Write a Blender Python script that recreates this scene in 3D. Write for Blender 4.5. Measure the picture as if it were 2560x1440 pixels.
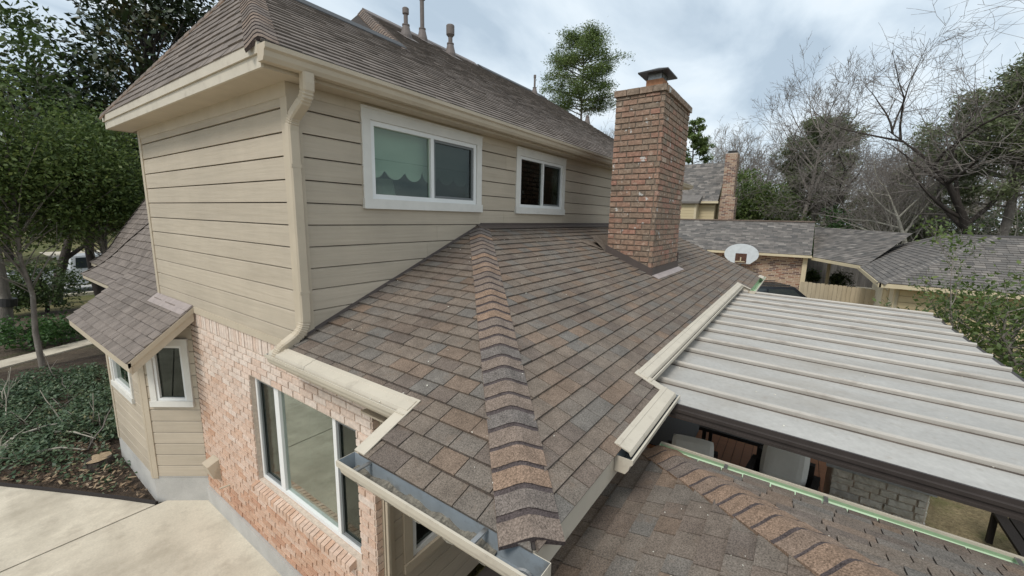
import bpy, math, random
import numpy as np
from mathutils import Vector
for o in list(bpy.data.objects): bpy.data.objects.remove(o, do_unlink=True)
scene = bpy.context.scene
COL = scene.collection
R0 = random.Random(7)

# ------------------------------------------------------------------ camera
CAM = np.array([0.0, 0.0, 4.3])
cd = bpy.data.cameras.new('camera'); cam = bpy.data.objects.new('camera', cd); COL.objects.link(cam)
cd.sensor_width = 36.0; cd.lens = 14.4; cd.clip_start = 0.05; cd.clip_end = 2000
cr = np.array([[0.5766, -0.8168, 0.0213], [0.128, 0.116, 0.985], [-0.807, -0.565, 0.171]])
# orthonormal camera axes (right, up, back) in the house's axes
cx = cr[0] / np.linalg.norm(cr[0]); cz = cr[2] - cx * (cr[2] @ cx); cz /= np.linalg.norm(cz); cy = np.cross(cz, cx)
from mathutils import Matrix
cam.matrix_world = Matrix(((cx[0], cy[0], cz[0], CAM[0]), (cx[1], cy[1], cz[1], CAM[1]), (cx[2], cy[2], cz[2], CAM[2]), (0, 0, 0, 1)))
scene.camera = cam

# ------------------------------------------------------------------ sky, sun, exposure
SUN_EL, SUN_AZ = math.radians(52), math.radians(182)     # azimuth measured from +X towards +Y: from behind the camera, left
world = bpy.data.worlds.new('World'); scene.world = world; world.use_nodes = True
wt = world.node_tree; wt.nodes.clear()
def wn(t, **k):
    n = wt.nodes.new(t)
    for a, b in k.items(): setattr(n, a, b)
    return n
L = wt.links.new
out = wn('ShaderNodeOutputWorld'); bg = wn('ShaderNodeBackground'); bg.inputs['Strength'].default_value = 0.1
sky = wn('ShaderNodeTexSky', sky_type='NISHITA', sun_disc=False, sun_elevation=SUN_EL, sun_rotation=math.pi / 2 - SUN_AZ)
sky.air_density = 1.2; sky.dust_density = 2.0
tc = wn('ShaderNodeTexCoord'); sep = wn('ShaderNodeSeparateXYZ'); L(tc.outputs['Generated'], sep.inputs[0])
mz = wn('ShaderNodeMath', operation='ADD'); mz.inputs[1].default_value = 0.22; L(sep.outputs['Z'], mz.inputs[0])
mzz = wn('ShaderNodeMath', operation='MAXIMUM'); mzz.inputs[1].default_value = 0.1; L(mz.outputs[0], mzz.inputs[0])
dx = wn('ShaderNodeMath', operation='DIVIDE'); L(sep.outputs['X'], dx.inputs[0]); L(mzz.outputs[0], dx.inputs[1])
dy = wn('ShaderNodeMath', operation='DIVIDE'); L(sep.outputs['Y'], dy.inputs[0]); L(mzz.outputs[0], dy.inputs[1])
cmb = wn('ShaderNodeCombineXYZ'); L(dx.outputs[0], cmb.inputs[0]); L(dy.outputs[0], cmb.inputs[1])
mp = wn('ShaderNodeMapping'); mp.inputs['Rotation'].default_value = (0, 0, math.radians(-28)); mp.inputs['Scale'].default_value = (0.75, 1.5, 1)
mp.inputs['Location'].default_value = (2.4, 0.1, 0)
L(cmb.outputs[0], mp.inputs[0])
n1 = wn('ShaderNodeTexNoise'); n1.inputs['Scale'].default_value = 1.25; n1.inputs['Detail'].default_value = 7; n1.inputs['Roughness'].default_value = 0.52; n1.inputs['Distortion'].default_value = 0.35
L(mp.outputs[0], n1.inputs['Vector'])
r1 = wn('ShaderNodeValToRGB'); L(n1.outputs['Fac'], r1.inputs[0])
el = r1.color_ramp.elements; K = 7.5
el[0].position = 0.37; el[0].color = (0.45 * K, 0.55 * K, 0.65 * K, 1)
el[1].position = 0.67; el[1].color = (0.84 * K, 0.89 * K, 0.93 * K, 1)
e = el.new(0.475); e.color = (0.61 * K, 0.71 * K, 0.80 * K, 1)
e = el.new(0.56); e.color = (0.74 * K, 0.83 * K, 0.90 * K, 1)
mx = wn('ShaderNodeMix', data_type='RGBA'); mx.inputs['Factor'].default_value = 0.94
L(sky.outputs[0], mx.inputs['A']); L(r1.outputs[0], mx.inputs['B'])
L(mx.outputs['Result'], bg.inputs['Color']); L(bg.outputs[0], out.inputs['Surface'])
sd = bpy.data.lights.new('sun', 'SUN'); so = bpy.data.objects.new('sun', sd); COL.objects.link(so)
sd.energy = 1.5; sd.angle = math.radians(18); sd.color = (1.0, 0.965, 0.91)
sdir = Vector((math.cos(SUN_AZ) * math.cos(SUN_EL), math.sin(SUN_AZ) * math.cos(SUN_EL), math.sin(SUN_EL)))
so.rotation_euler = sdir.to_track_quat('Z', 'Y').to_euler(); so.location = (-20, -10, 30)
scene.view_settings.view_transform = 'Standard'; scene.view_settings.look = 'None'
scene.view_settings.exposure = 0.6; scene.view_settings.gamma = 1.0
scene.render.engine = 'CYCLES'

# ------------------------------------------------------------------ materials
MATS = {}
def mat(name, ramp=None, attr=True, rough=0.8, spec=0.3, metal=0.0, noise=None, bump=None, stain=None, trans=None):
    """ramp: list of (pos, rgb) looked up by the face attribute 'tone' (or a single rgb).
    noise: list of (scale vec, lo, hi, detail) multipliers; bump: (scale vec, strength, dist); stain: (scale, rgb, lo, hi, amount)"""
    m = bpy.data.materials.new(name); m.use_nodes = True; MATS[name] = m
    t = m.node_tree; nd = t.nodes; b = nd['Principled BSDF']; lk = t.links.new
    b.inputs['Roughness'].default_value = rough; b.inputs['Metallic'].default_value = metal
    b.inputs['Specular IOR Level'].default_value = spec
    geo = nd.new('ShaderNodeNewGeometry')
    if isinstance(ramp, tuple):
        c = nd.new('ShaderNodeRGB'); c.outputs[0].default_value = (*ramp, 1); cur = c.outputs[0]
    else:
        rr = nd.new('ShaderNodeValToRGB'); els = rr.color_ramp.elements
        for i, (p, col) in enumerate(ramp):
            e_ = els[i] if i < 2 else els.new(p)
            e_.position = p; e_.color = (*col, 1)
        a = nd.new('ShaderNodeAttribute'); a.attribute_name = 'tone'; lk(a.outputs['Fac'], rr.inputs[0]); cur = rr.outputs[0]
    def pos(scale):
        mpn = nd.new('ShaderNodeMapping'); mpn.inputs['Scale'].default_value = scale if isinstance(scale, tuple) else (scale,) * 3
        lk(geo.outputs['Position'], mpn.inputs[0]); return mpn.outputs[0]
    for (sc, lo, hi, det) in (noise or []):
        n = nd.new('ShaderNodeTexNoise'); n.inputs['Scale'].default_value = 1; n.inputs['Detail'].default_value = det; n.inputs['Roughness'].default_value = 0.62
        lk(pos(sc), n.inputs['Vector'])
        mr = nd.new('ShaderNodeMapRange'); mr.inputs['From Min'].default_value = 0.28; mr.inputs['From Max'].default_value = 0.72
        mr.inputs['To Min'].default_value = lo; mr.inputs['To Max'].default_value = hi; lk(n.outputs['Fac'], mr.inputs[0])
        mxx = nd.new('ShaderNodeVectorMath'); mxx.operation = 'SCALE'; lk(cur, mxx.inputs[0]); lk(mr.outputs[0], mxx.inputs['Scale']); cur = mxx.outputs[0]
    for (sc, col, lo, hi, amt) in (stain or []):
        n = nd.new('ShaderNodeTexNoise'); n.inputs['Scale'].default_value = 1; n.inputs['Detail'].default_value = 6; n.inputs['Roughness'].default_value = 0.65
        lk(pos(sc), n.inputs['Vector'])
        mr = nd.new('ShaderNodeMapRange'); mr.inputs['From Min'].default_value = lo; mr.inputs['From Max'].default_value = hi
        mr.inputs['To Max'].default_value = amt; lk(n.outputs['Fac'], mr.inputs[0])
        mm = nd.new('ShaderNodeMix'); mm.data_type = 'RGBA'; lk(mr.outputs[0], mm.inputs['Factor']); lk(cur, mm.inputs['A'])
        mm.inputs['B'].default_value = (*col, 1); cur = mm.outputs['Result']
    lk(cur, b.inputs['Base Color'])
    if bump:
        sc, st, ds = bump
        n = nd.new('ShaderNodeTexNoise'); n.inputs['Scale'].default_value = 1; n.inputs['Detail'].default_value = 5; lk(pos(sc), n.inputs['Vector'])
        bp = nd.new('ShaderNodeBump'); bp.inputs['Strength'].default_value = st; bp.inputs['Distance'].default_value = ds
        lk(n.outputs['Fac'], bp.inputs['Height']); lk(bp.outputs[0], b.inputs['Normal'])
    if trans:      # thin leaves let some light through
        tr = nd.new('ShaderNodeBsdfTranslucent'); lk(cur, tr.inputs['Color'])
        ms = nd.new('ShaderNodeMixShader'); ms.inputs[0].default_value = trans
        lk(b.outputs[0], ms.inputs[1]); lk(tr.outputs[0], ms.inputs[2]); lk(ms.outputs[0], nd['Material Output'].inputs[0])
    return m
def glass(name, tint, refl, rough=0.015):
    m = bpy.data.materials.new(name); m.use_nodes = True; MATS[name] = m
    t = m.node_tree; nd = t.nodes; nd.remove(nd['Principled BSDF']); lk = t.links.new
    tr = nd.new('ShaderNodeBsdfTransparent'); tr.inputs[0].default_value = (*tint, 1)
    gl = nd.new('ShaderNodeBsdfGlossy'); gl.inputs['Roughness'].default_value = rough; gl.inputs['Color'].default_value = (0.86, 0.93, 0.88, 1)
    fr = nd.new('ShaderNodeLayerWeight'); fr.inputs[0].default_value = 0.5
    pw = nd.new('ShaderNodeMath'); pw.operation = 'POWER'; pw.inputs[1].default_value = 4.5; lk(fr.outputs['Facing'], pw.inputs[0])
    ad = nd.new('ShaderNodeMath'); ad.operation = 'ADD'; ad.use_clamp = True; ad.inputs[1].default_value = refl + 0.045; lk(pw.outputs[0], ad.inputs[0])
    ms = nd.new('ShaderNodeMixShader'); lk(ad.outputs[0], ms.inputs[0]); lk(tr.outputs[0], ms.inputs[1]); lk(gl.outputs[0], ms.inputs[2])
    lk(ms.outputs[0], nd['Material Output'].inputs[0])
    return m
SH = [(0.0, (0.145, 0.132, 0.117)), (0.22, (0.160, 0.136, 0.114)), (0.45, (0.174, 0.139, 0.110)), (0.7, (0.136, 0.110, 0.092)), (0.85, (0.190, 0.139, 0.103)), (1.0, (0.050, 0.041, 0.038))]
mat('shingle', SH, rough=0.95, spec=0.15, noise=[(130, 0.45, 1.6, 3), (9, 0.8, 1.2, 5), (1.1, 0.86, 1.14, 3)], bump=(300, 0.5, 0.004),
    stain=[(6.5, (0.185, 0.13, 0.093), 0.56, 0.72, 0.45)])
mat('shingle_weathered', [(0.0, (0.180, 0.153, 0.135)), (0.5, (0.212, 0.179, 0.156)), (0.85, (0.160, 0.135, 0.118)), (1.0, (0.055, 0.046, 0.044))], rough=0.95, spec=0.15,
    noise=[(220, 0.7, 1.3, 3), ((7, 7, 1.6), 0.8, 1.18, 4), (1.1, 0.9, 1.1, 3)], bump=(300, 0.4, 0.004))
mat('shingle_cap', [(0.0, (0.145, 0.126, 0.113)), (0.5, (0.185, 0.143, 0.115)), (0.9, (0.228, 0.156, 0.110)), (1.0, (0.078, 0.062, 0.059))], rough=0.95, spec=0.15,
    noise=[(120, 0.36, 1.72, 3), (12, 0.78, 1.22, 4)], bump=(300, 0.5, 0.004))
mat('shingle_grey', [(0.0, (0.105, 0.100, 0.095)), (0.5, (0.168, 0.153, 0.140)), (0.85, (0.22, 0.198, 0.178)), (1.0, (0.255, 0.232, 0.21))], rough=0.95, spec=0.15, noise=[(3, 0.85, 1.15, 4)])
mat('deck', (0.06, 0.052, 0.048), rough=1, noise=[(6, 0.8, 1.2, 3)])
SID = (0.475, 0.420, 0.310)
mat('siding', [(0, (0.42, 0.358, 0.277)), (1, (0.478, 0.408, 0.317))], rough=0.62, spec=0.35, noise=[((1.1, 1.1, 30), 0.93, 1.06, 5), (1.3, 0.91, 1.07, 5)], bump=((1.6, 1.6, 34), 0.55, 0.008),
    stain=[(14, (0.22, 0.185, 0.135), 0.69, 0.8, 0.5), ((.7, .7, 5), (0.34, 0.285, 0.21), 0.54, 0.78, 0.5)])
mat('trim', (0.485, 0.412, 0.312), rough=0.55, spec=0.35, noise=[(2.5, 0.92, 1.06, 4)], bump=((9, 9, 9), 0.12, 0.004), stain=[(11, (0.26, 0.215, 0.16), 0.64, 0.8, 0.4), ((3, 3, .6), (0.34, 0.28, 0.205), 0.56, 0.76, 0.45)])
mat('trim_light', (0.54, 0.48, 0.385), rough=0.5, spec=0.4, noise=[(3, 0.92, 1.05, 4)], stain=[(7, (0.30, 0.255, 0.20), 0.55, 0.76, 0.55), (30, (0.2, 0.165, 0.13), 0.64, 0.78, 0.5)])
mat('gutter_inside', (0.30, 0.335, 0.36), rough=0.45, spec=0.4, metal=0.2, noise=[(5, 0.85, 1.12, 4)], stain=[(7, (0.16, 0.14, 0.11), 0.56, 0.72, 0.7)])
mat('gutter_sludge', (0.21, 0.19, 0.155), rough=0.95, noise=[(14, 0.6, 1.3, 5), (70, 0.7, 1.3, 3)], bump=(40, 0.8, 0.02))
mat('gutter_green', (0.42, 0.56, 0.37), rough=0.4, spec=0.45, noise=[(3, 0.85, 1.08, 4)], stain=[(12, (0.12, 0.14, 0.09), 0.62, 0.78, 0.6)])
mat('white_frame', (0.74, 0.74, 0.72), rough=0.4, spec=0.4, noise=[(4, 0.96, 1.03, 3)])
mat('white_trim', (0.66, 0.64, 0.59), rough=0.55, noise=[(6, 0.93, 1.04, 4)], bump=((20, 20, 6), 0.2, 0.004))
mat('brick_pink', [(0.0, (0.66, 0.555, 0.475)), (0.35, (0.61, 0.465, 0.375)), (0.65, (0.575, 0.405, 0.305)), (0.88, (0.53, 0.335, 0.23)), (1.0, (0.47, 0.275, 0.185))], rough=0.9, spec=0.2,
    noise=[(22, 0.8, 1.15, 5), (3, 0.9, 1.1, 3)], stain=[(18, (0.70, 0.62, 0.54), 0.58, 0.72, 0.55)], bump=(60, 0.5, 0.006))
mat('mortar_pink', (0.56, 0.465, 0.38), rough=0.95, noise=[(30, 0.8, 1.15, 4)], bump=(90, 0.5, 0.004))
mat('brick_brown', [(0.0, (0.235, 0.180, 0.136)), (0.3, (0.295, 0.205, 0.148)), (0.6, (0.325, 0.190, 0.138)), (0.85, (0.37, 0.20, 0.148)), (1.0, (0.46, 0.35, 0.275))], rough=0.92, spec=0.2,
    noise=[(20, 0.62, 1.3, 5), (2.2, 0.85, 1.12, 3)], stain=[(13, (0.48, 0.38, 0.30), 0.57, 0.68, 0.75), (5.5, (0.56, 0.55, 0.52), 0.625, 0.65, 0.9)], bump=(45, 0.7, 0.01))
mat('mortar_dark', (0.195, 0.155, 0.122), rough=0.95, noise=[(30, 0.75, 1.2, 4)])
mat('brick_tan', [(0.0, (0.40, 0.30, 0.215)), (0.6, (0.36, 0.24, 0.165)), (0.85, (0.15, 0.10, 0.085)), (1.0, (0.28, 0.15, 0.10))], rough=0.92, noise=[(12, 0.85, 1.12, 4)])
mat('concrete', (0.62, 0.555, 0.445), rough=0.9, spec=0.25, noise=[(1.1, 0.86, 1.12, 6), (45, 0.9, 1.08, 3)], stain=[(0.9, (0.33, 0.285, 0.22), 0.44, 0.68, 0.7), (3.5, (0.35, 0.30, 0.235), 0.52, 0.72, 0.6), (26, (0.25, 0.22, 0.18), 0.73, 0.8, 0.5)], bump=(120, 0.25, 0.003))
mat('foundation', (0.45, 0.435, 0.405), rough=0.9, noise=[(2.5, 0.85, 1.1, 5), (60, 0.92, 1.06, 3)], stain=[(9, (0.26, 0.24, 0.21), 0.66, 0.8, 0.4)])
mat('dark_joint', (0.035, 0.03, 0.028), rough=0.9)
mat('flashing_brown', (0.085, 0.066, 0.058), rough=0.5, spec=0.45, noise=[(5, 0.85, 1.12, 4)])
mat('flashing_pink', (0.40, 0.335, 0.31), rough=0.5, metal=0.2, noise=[(10, 0.8, 1.12, 5)], stain=[(18, (0.2, 0.16, 0.14), 0.6, 0.75, 0.6)])
mat('vent_paint', (0.165, 0.138, 0.125), rough=0.6, noise=[(12, 0.85, 1.12, 4)])
mat('black_metal', (0.025, 0.023, 0.022), rough=0.5, spec=0.4)
mat('galvanised', (0.42, 0.42, 0.41), rough=0.4, metal=0.8, noise=[(20, 0.85, 1.1, 4)])
mat('dull_steel', (0.19, 0.19, 0.185), rough=0.45, metal=0.6, noise=[(8, 0.8, 1.15, 4)])
mat('terracotta', (0.36, 0.175, 0.095), rough=0.9, noise=[(15, 0.85, 1.12, 4)])
mat('pan_metal', (0.41, 0.392, 0.36), rough=0.5, spec=0.3, metal=0.0, noise=[((1.6, 0.8, 2), 0.86, 1.1, 5), (24, 0.9, 1.08, 4)],
    stain=[((1.8, 0.9, 2), (0.29, 0.255, 0.21), 0.46, 0.72, 0.6), (16, (0.26, 0.22, 0.175), 0.58, 0.74, 0.45)])
mat('pan_rib_shadow', (0.085, 0.068, 0.055), rough=0.7, noise=[((6, 2, 6), 0.6, 1.8, 4)])  # dark brown standing in for the shadow lines along the ribs
mat('pan_rib', (0.47, 0.435, 0.385), rough=0.45, spec=0.4, metal=0.15, noise=[((5, 2, 5), 0.85, 1.08, 4)], stain=[((9, 3, 9), (0.22, 0.18, 0.145), 0.52, 0.72, 0.6)])
mat('dark_bronze', (0.045, 0.036, 0.032), rough=0.45, spec=0.45, noise=[(6, 0.85, 1.15, 3)])
mat('wicker', (0.022, 0.018, 0.016), rough=0.7, bump=(160, 0.8, 0.006))
mat('cushion', (0.78, 0.75, 0.68), rough=0.95, noise=[(4, 0.93, 1.04, 3)], bump=(9, 0.35, 0.03))
mat('wood_floor', [(0, (0.24, 0.085, 0.022)), (1, (0.30, 0.115, 0.035))], rough=0.6, noise=[((30, 2, 2), 0.8, 1.15, 4)])
mat('stone', [(0, (0.62, 0.585, 0.50)), (0.6, (0.70, 0.65, 0.55)), (1, (0.55, 0.525, 0.475))], rough=0.95, noise=[(10, 0.8, 1.15, 5)], bump=(14, 0.9, 0.03))
mat('stone_slab', (0.36, 0.36, 0.35), rough=0.5, noise=[(14, 0.9, 1.08, 4)])
mat('screen_dark', (0.03, 0.033, 0.032), rough=0.6)
mat('sash_grey', (0.17, 0.18, 0.18), rough=0.5)
mat('room', (0.30, 0.29, 0.25), rough=0.95)
mat('room_dark', (0.075, 0.07, 0.065), rough=0.95)
mat('fabric_shade', (0.50, 0.525, 0.47), rough=0.95, trans=0.25)
mat('shade_seam', (0.35, 0.38, 0.33), rough=0.95)
glass('glass_upper', (0.84, 0.91, 0.86), 0.0)
glass('glass_screen', (0.48, 0.52, 0.50), 0.0, 0.08)
glass('glass_brick', (0.42, 0.50, 0.45), 0.27)
glass('glass_dark', (0.30, 0.34, 0.31), 0.02)
mat('grass', (0.092, 0.10, 0.034), rough=1, noise=[(0.5, 0.7, 1.35, 5), (14, 0.6, 1.4, 4)], stain=[(0.22, (0.19, 0.155, 0.07), 0.42, 0.62, 0.85), (2.2, (0.13, 0.10, 0.055), 0.56, 0.74, 0.7)], bump=(40, 0.8, 0.05))
mat('dry_lawn', (0.23, 0.185, 0.105), rough=1, noise=[(2.0, 0.7, 1.25, 5), (30, 0.6, 1.4, 4)], stain=[(1.6, (0.12, 0.125, 0.045), 0.50, 0.66, 0.7), (6, (0.14, 0.095, 0.055), 0.58, 0.72, 0.6)], bump=(30, 0.8, 0.04))
mat('dirt', (0.098, 0.075, 0.053), rough=1, noise=[(2.5, 0.65, 1.3, 5), (25, 0.6, 1.4, 4)], stain=[(0.9, (0.07, 0.085, 0.03), 0.52, 0.68, 0.8)], bump=(18, 0.8, 0.05))
mat('mulch', (0.062, 0.045, 0.032), rough=1, noise=[(5, 0.6, 1.35, 5), (45, 0.5, 1.5, 4)], bump=(30, 0.9, 0.05))
mat('asphalt', (0.40, 0.39, 0.365), rough=0.9, noise=[(0.4, 0.9, 1.08, 5), (20, 0.9, 1.1, 3)])
LEAF = dict(rough=0.5, spec=0.4)
mat('leaf_cover', [(0, (0.035, 0.065, 0.034)), (0.5, (0.065, 0.112, 0.055)), (0.9, (0.14, 0.185, 0.10)), (1, (0.20, 0.19, 0.09))], trans=0.2, **LEAF)
mat('litter', [(0, (0.085, 0.055, 0.036)), (0.6, (0.17, 0.115, 0.072)), (1, (0.36, 0.28, 0.20))], rough=0.9)
mat('leaf_magnolia', [(0, (0.012, 0.022, 0.010)), (0.55, (0.030, 0.048, 0.016)), (0.85, (0.06, 0.062, 0.022)), (1, (0.10, 0.075, 0.03))], trans=0.12, rough=0.42, spec=0.5)
mat('leaf_privet', [(0, (0.055, 0.09, 0.026)), (0.6, (0.115, 0.165, 0.045)), (1, (0.205, 0.245, 0.075))], trans=0.4, **LEAF)
mat('leaf_dark', [(0, (0.035, 0.056, 0.018)), (0.7, (0.07, 0.11, 0.03)), (1, (0.13, 0.17, 0.048))], trans=0.3, **LEAF)
mat('leaf_bright', [(0, (0.03, 0.075, 0.018)), (0.6, (0.055, 0.125, 0.03)), (1, (0.10, 0.18, 0.05))], trans=0.3, **LEAF)
mat('leaf_olive', [(0, (0.050, 0.062, 0.026)), (0.6, (0.085, 0.098, 0.042)), (1, (0.14, 0.145, 0.065))], trans=0.25, **LEAF)
mat('needle', [(0, (0.075, 0.115, 0.032)), (0.6, (0.14, 0.195, 0.055)), (1, (0.22, 0.27, 0.09))], trans=0.25, **LEAF)
mat('needle_dull', [(0, (0.105, 0.13, 0.06)), (0.6, (0.17, 0.20, 0.095)), (1, (0.25, 0.275, 0.14))], trans=0.35, **LEAF)
mat('bark_dark', (0.055, 0.045, 0.038), rough=0.95, noise=[((12, 12, 3), 0.7, 1.3, 4)], bump=((30, 30, 6), 0.8, 0.03))
mat('bark_grey', (0.20, 0.175, 0.15), rough=0.95, noise=[((9, 9, 3), 0.65, 1.3, 4)], stain=[(5, (0.38, 0.36, 0.31), 0.56, 0.68, 0.7)], bump=((30, 30, 6), 0.7, 0.02))
mat('bark_pale', (0.36, 0.335, 0.275), rough=0.95, noise=[((7, 7, 2), 0.7, 1.2, 4)], stain=[(4, (0.14, 0.12, 0.10), 0.58, 0.7, 0.7)])
mat('twig', (0.20, 0.175, 0.155), rough=0.95, noise=[(3, 0.8, 1.2, 3)])
mat('twig_pale', (0.27, 0.24, 0.21), rough=0.95, noise=[(3, 0.8, 1.2, 3)])
mat('cut_wood', (0.34, 0.255, 0.165), rough=0.9, noise=[(14, 0.7, 1.2, 4)])
mat('white_bit', (0.72, 0.68, 0.58), rough=0.8)
mat('car_white', (0.66, 0.68, 0.70), rough=0.25, spec=0.5)
mat('car_black', (0.012, 0.014, 0.018), rough=0.2, spec=0.5)
mat('car_glass', (0.03, 0.038, 0.04), rough=0.08, spec=0.6)
mat('car_trim', (0.03, 0.03, 0.03), rough=0.6)
mat('chrome', (0.6, 0.6, 0.6), rough=0.2, metal=1)
mat('decal', (0.075, 0.075, 0.08), rough=0.5)
mat('tyre', (0.02, 0.02, 0.02), rough=0.9)
mat('cream_siding', (0.56, 0.46, 0.285), rough=0.65, noise=[((1, 1, 20), 0.92, 1.06, 4)])
mat('cream_trim', (0.60, 0.51, 0.345), rough=0.6, noise=[(3, 0.92, 1.05, 3)])
mat('cream_wall', (0.62, 0.56, 0.43), rough=0.7, noise=[(3, 0.92, 1.05, 4)])
mat('fence_grey', [(0, (0.145, 0.135, 0.125)), (1, (0.205, 0.19, 0.175))], rough=0.95, noise=[((12, 12, 1.5), 0.75, 1.2, 4)])
mat('fence_beige', [(0, (0.43, 0.35, 0.235)), (1, (0.49, 0.405, 0.28))], rough=0.9, noise=[((12, 12, 1.5), 0.85, 1.1, 4)])
mat('board_white', (0.62, 0.65, 0.66), rough=0.6, noise=[(5, 0.88, 1.06, 5)])
mat('rust', (0.095, 0.048, 0.033), rough=0.9, noise=[(12, 0.6, 1.4, 4)])

# ------------------------------------------------------------------ mesh helpers
def V(*a): return np.array(a, float)
def unit(v): return v / np.linalg.norm(v)
class MB:
    def __init__(s): s.v = []; s.f = []; s.t = []; s.m = []
    def poly(s, pts, tone=0.5, mi=0):
        i = len(s.v); s.v.extend(pts); s.f.append(tuple(range(i, i + len(pts)))); s.t.append(tone); s.m.append(mi)
    def hexa(s, p, tone=0.5, mi=0):      # p: 4 bottom + 4 top corners, same winding
        i = len(s.v); s.v.extend(p)
        for q in ((3, 2, 1, 0), (4, 5, 6, 7), (0, 1, 5, 4), (1, 2, 6, 5), (2, 3, 7, 6), (3, 0, 4, 7)):
            s.f.append(tuple(i + k for k in q)); s.t.append(tone); s.m.append(mi)
    def box(s, lo, hi, tone=0.5, mi=0):
        x0, y0, z0 = lo; x1, y1, z1 = hi
        s.hexa([(x0, y0, z0), (x1, y0, z0), (x1, y1, z0), (x0, y1, z0), (x0, y0, z1), (x1, y0, z1), (x1, y1, z1), (x0, y1, z1)], tone, mi)
    def obox(s, P, U, W, N, u0, u1, w0, w1, n0, n1, tone=0.5, mi=0):   # box in a local frame
        g = lambda u, w, n: P + U * u + W * w + N * n
        s.hexa([g(u0, w0, n0), g(u1, w0, n0), g(u1, w1, n0), g(u0, w1, n0), g(u0, w0, n1), g(u1, w0, n1), g(u1, w1, n1), g(u0, w1, n1)], tone, mi)
    def tube(s, pts, rad, n=8, cap=True, tone=0.5, mi=0):
        pts = [np.array(p, float) for p in pts]; rings = []
        up = V(0.13, 0.37, 0.92)
        for k, p in enumerate(pts):
            d = unit(pts[min(k + 1, len(pts) - 1)] - pts[max(k - 1, 0)])
            a = np.cross(d, up)
            if np.linalg.norm(a) < 0.1: a = np.cross(d, V(1, 0, 0))
            a = unit(a); b = np.cross(d, a); r = rad[k] if hasattr(rad, '__len__') else rad
            i = len(s.v); s.v.extend([p + r * (a * math.cos(q) + b * math.sin(q)) for q in np.arange(n) * 2 * math.pi / n]); rings.append(i)
        for i, j in zip(rings, rings[1:]):
            for q in range(n):
                s.f.append((i + q, i + (q + 1) % n, j + (q + 1) % n, j + q)); s.t.append(tone); s.m.append(mi)
        if cap:
            s.f.append(tuple(rings[0] + q for q in range(n))[::-1]); s.f.append(tuple(rings[-1] + q for q in range(n)))
            s.t += [tone] * 2; s.m += [mi] * 2
    def lathe(s, c, prof, n=16, tone=0.5, mi=0, axis=None):
        s.tube([np.array(c, float) + V(0, 0, 1) * z for r, z in prof], [max(r, 1e-4) for r, z in prof], n, True, tone, mi) if False else s._lathe(c, prof, n, tone, mi)
    def _lathe(s, c, prof, n, tone, mi):
        rings = []
        for r, z in prof:
            i = len(s.v); s.v.extend([(c[0] + r * math.cos(q), c[1] + r * math.sin(q), c[2] + z) for q in np.arange(n) * 2 * math.pi / n]); rings.append(i)
        for i, j in zip(rings, rings[1:]):
            for q in range(n):
                s.f.append((i + q, i + (q + 1) % n, j + (q + 1) % n, j + q)); s.t.append(tone); s.m.append(mi)
        s.f.append(tuple(rings[0] + q for q in range(n))[::-1]); s.f.append(tuple(rings[-1] + q for q in range(n))); s.t += [tone] * 2; s.m += [mi] * 2
    def sweep(s, prof, p0, p1, O_, Z_=None, tone=0.5, mis=None):   # prof: closed 2D loop (out, up) swept p0 -> p1
        Z_ = V(0, 0, 1) if Z_ is None else Z_; p0 = np.array(p0, float); p1 = np.array(p1, float)
        i = len(s.v); n = len(prof)
        for p in (p0, p1): s.v.extend([p + O_ * a + Z_ * b for a, b in prof])
        for q in range(n):
            s.f.append((i + q, i + (q + 1) % n, i + n + (q + 1) % n, i + n + q)); s.t.append(tone); s.m.append(mis[q] if mis else 0)
        s.f.append(tuple(i + q for q in range(n))[::-1]); s.f.append(tuple(i + n + q for q in range(n))); s.t += [tone] * 2; s.m += [0, 0]
ORG = {}
def origin(o):
    while o.parent: o = o.parent
    return ORG.get(o.name, np.zeros(3))
def obj(name, mb, mats, parent=None, kind=None, label=None, smooth=False):
    me = bpy.data.meshes.new(name)
    off = origin(parent) if parent else np.zeros(3)
    vv = np.asarray(mb.v, float).reshape(-1, 3) - off
    me.from_pydata(vv.tolist(), [], mb.f)
    a = me.attributes.new('tone', 'FLOAT', 'FACE'); a.data.foreach_set('value', np.asarray(mb.t, np.float32))
    mats = mats if isinstance(mats, (list, tuple)) else [mats]
    for m in mats: me.materials.append(MATS[m])
    if len(mats) > 1: me.polygons.foreach_set('material_index', np.asarray(mb.m, np.int32))
    if smooth: me.polygons.foreach_set('use_smooth', np.ones(len(me.polygons), bool))
    me.update()
    o = bpy.data.objects.new(name, me); COL.objects.link(o)
    if parent: o.parent = parent
    if kind: o['kind'] = kind
    if label: o['label'] = label
    return o
def thing(name, label, cat, loc=(0, 0, 0), group=None):
    o = bpy.data.objects.new(name, None); COL.objects.link(o); o.location = loc; o.empty_display_size = 0.2
    ORG[o.name] = np.array(loc, float); o['label'] = label; o['category'] = cat
    if group: o['group'] = group
    return o
def tag(o, label, cat, group=None):
    o['label'] = label; o['category'] = cat
    if group: o['group'] = group
    return o
def struct(name, mb, m): return obj(name, mb, m, None, 'structure')
def bpart(name, lo, hi, m, parent, label=None):
    b = MB(); b.box(lo, hi); return obj(name, b, m, parent, label=label)
def pieces(name, pcs, m, parent, n_single, stuff_name):
    """pcs: list of (MB, centre). The n_single nearest ones become objects, the rest one joined part."""
    pcs = sorted(pcs, key=lambda q: np.linalg.norm(q[1] - CAM))
    for b, c in pcs[:n_single]: obj(name, b, m, parent)
    rest = pcs[n_single:]
    if rest:
        J = MB()
        for b, c in rest:
            i = len(J.v); J.v.extend(b.v); J.f.extend([tuple(i + k for k in f) for f in b.f]); J.t.extend(b.t); J.m.extend(b.m)
        obj(stuff_name, J, m, parent, 'stuff')

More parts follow.
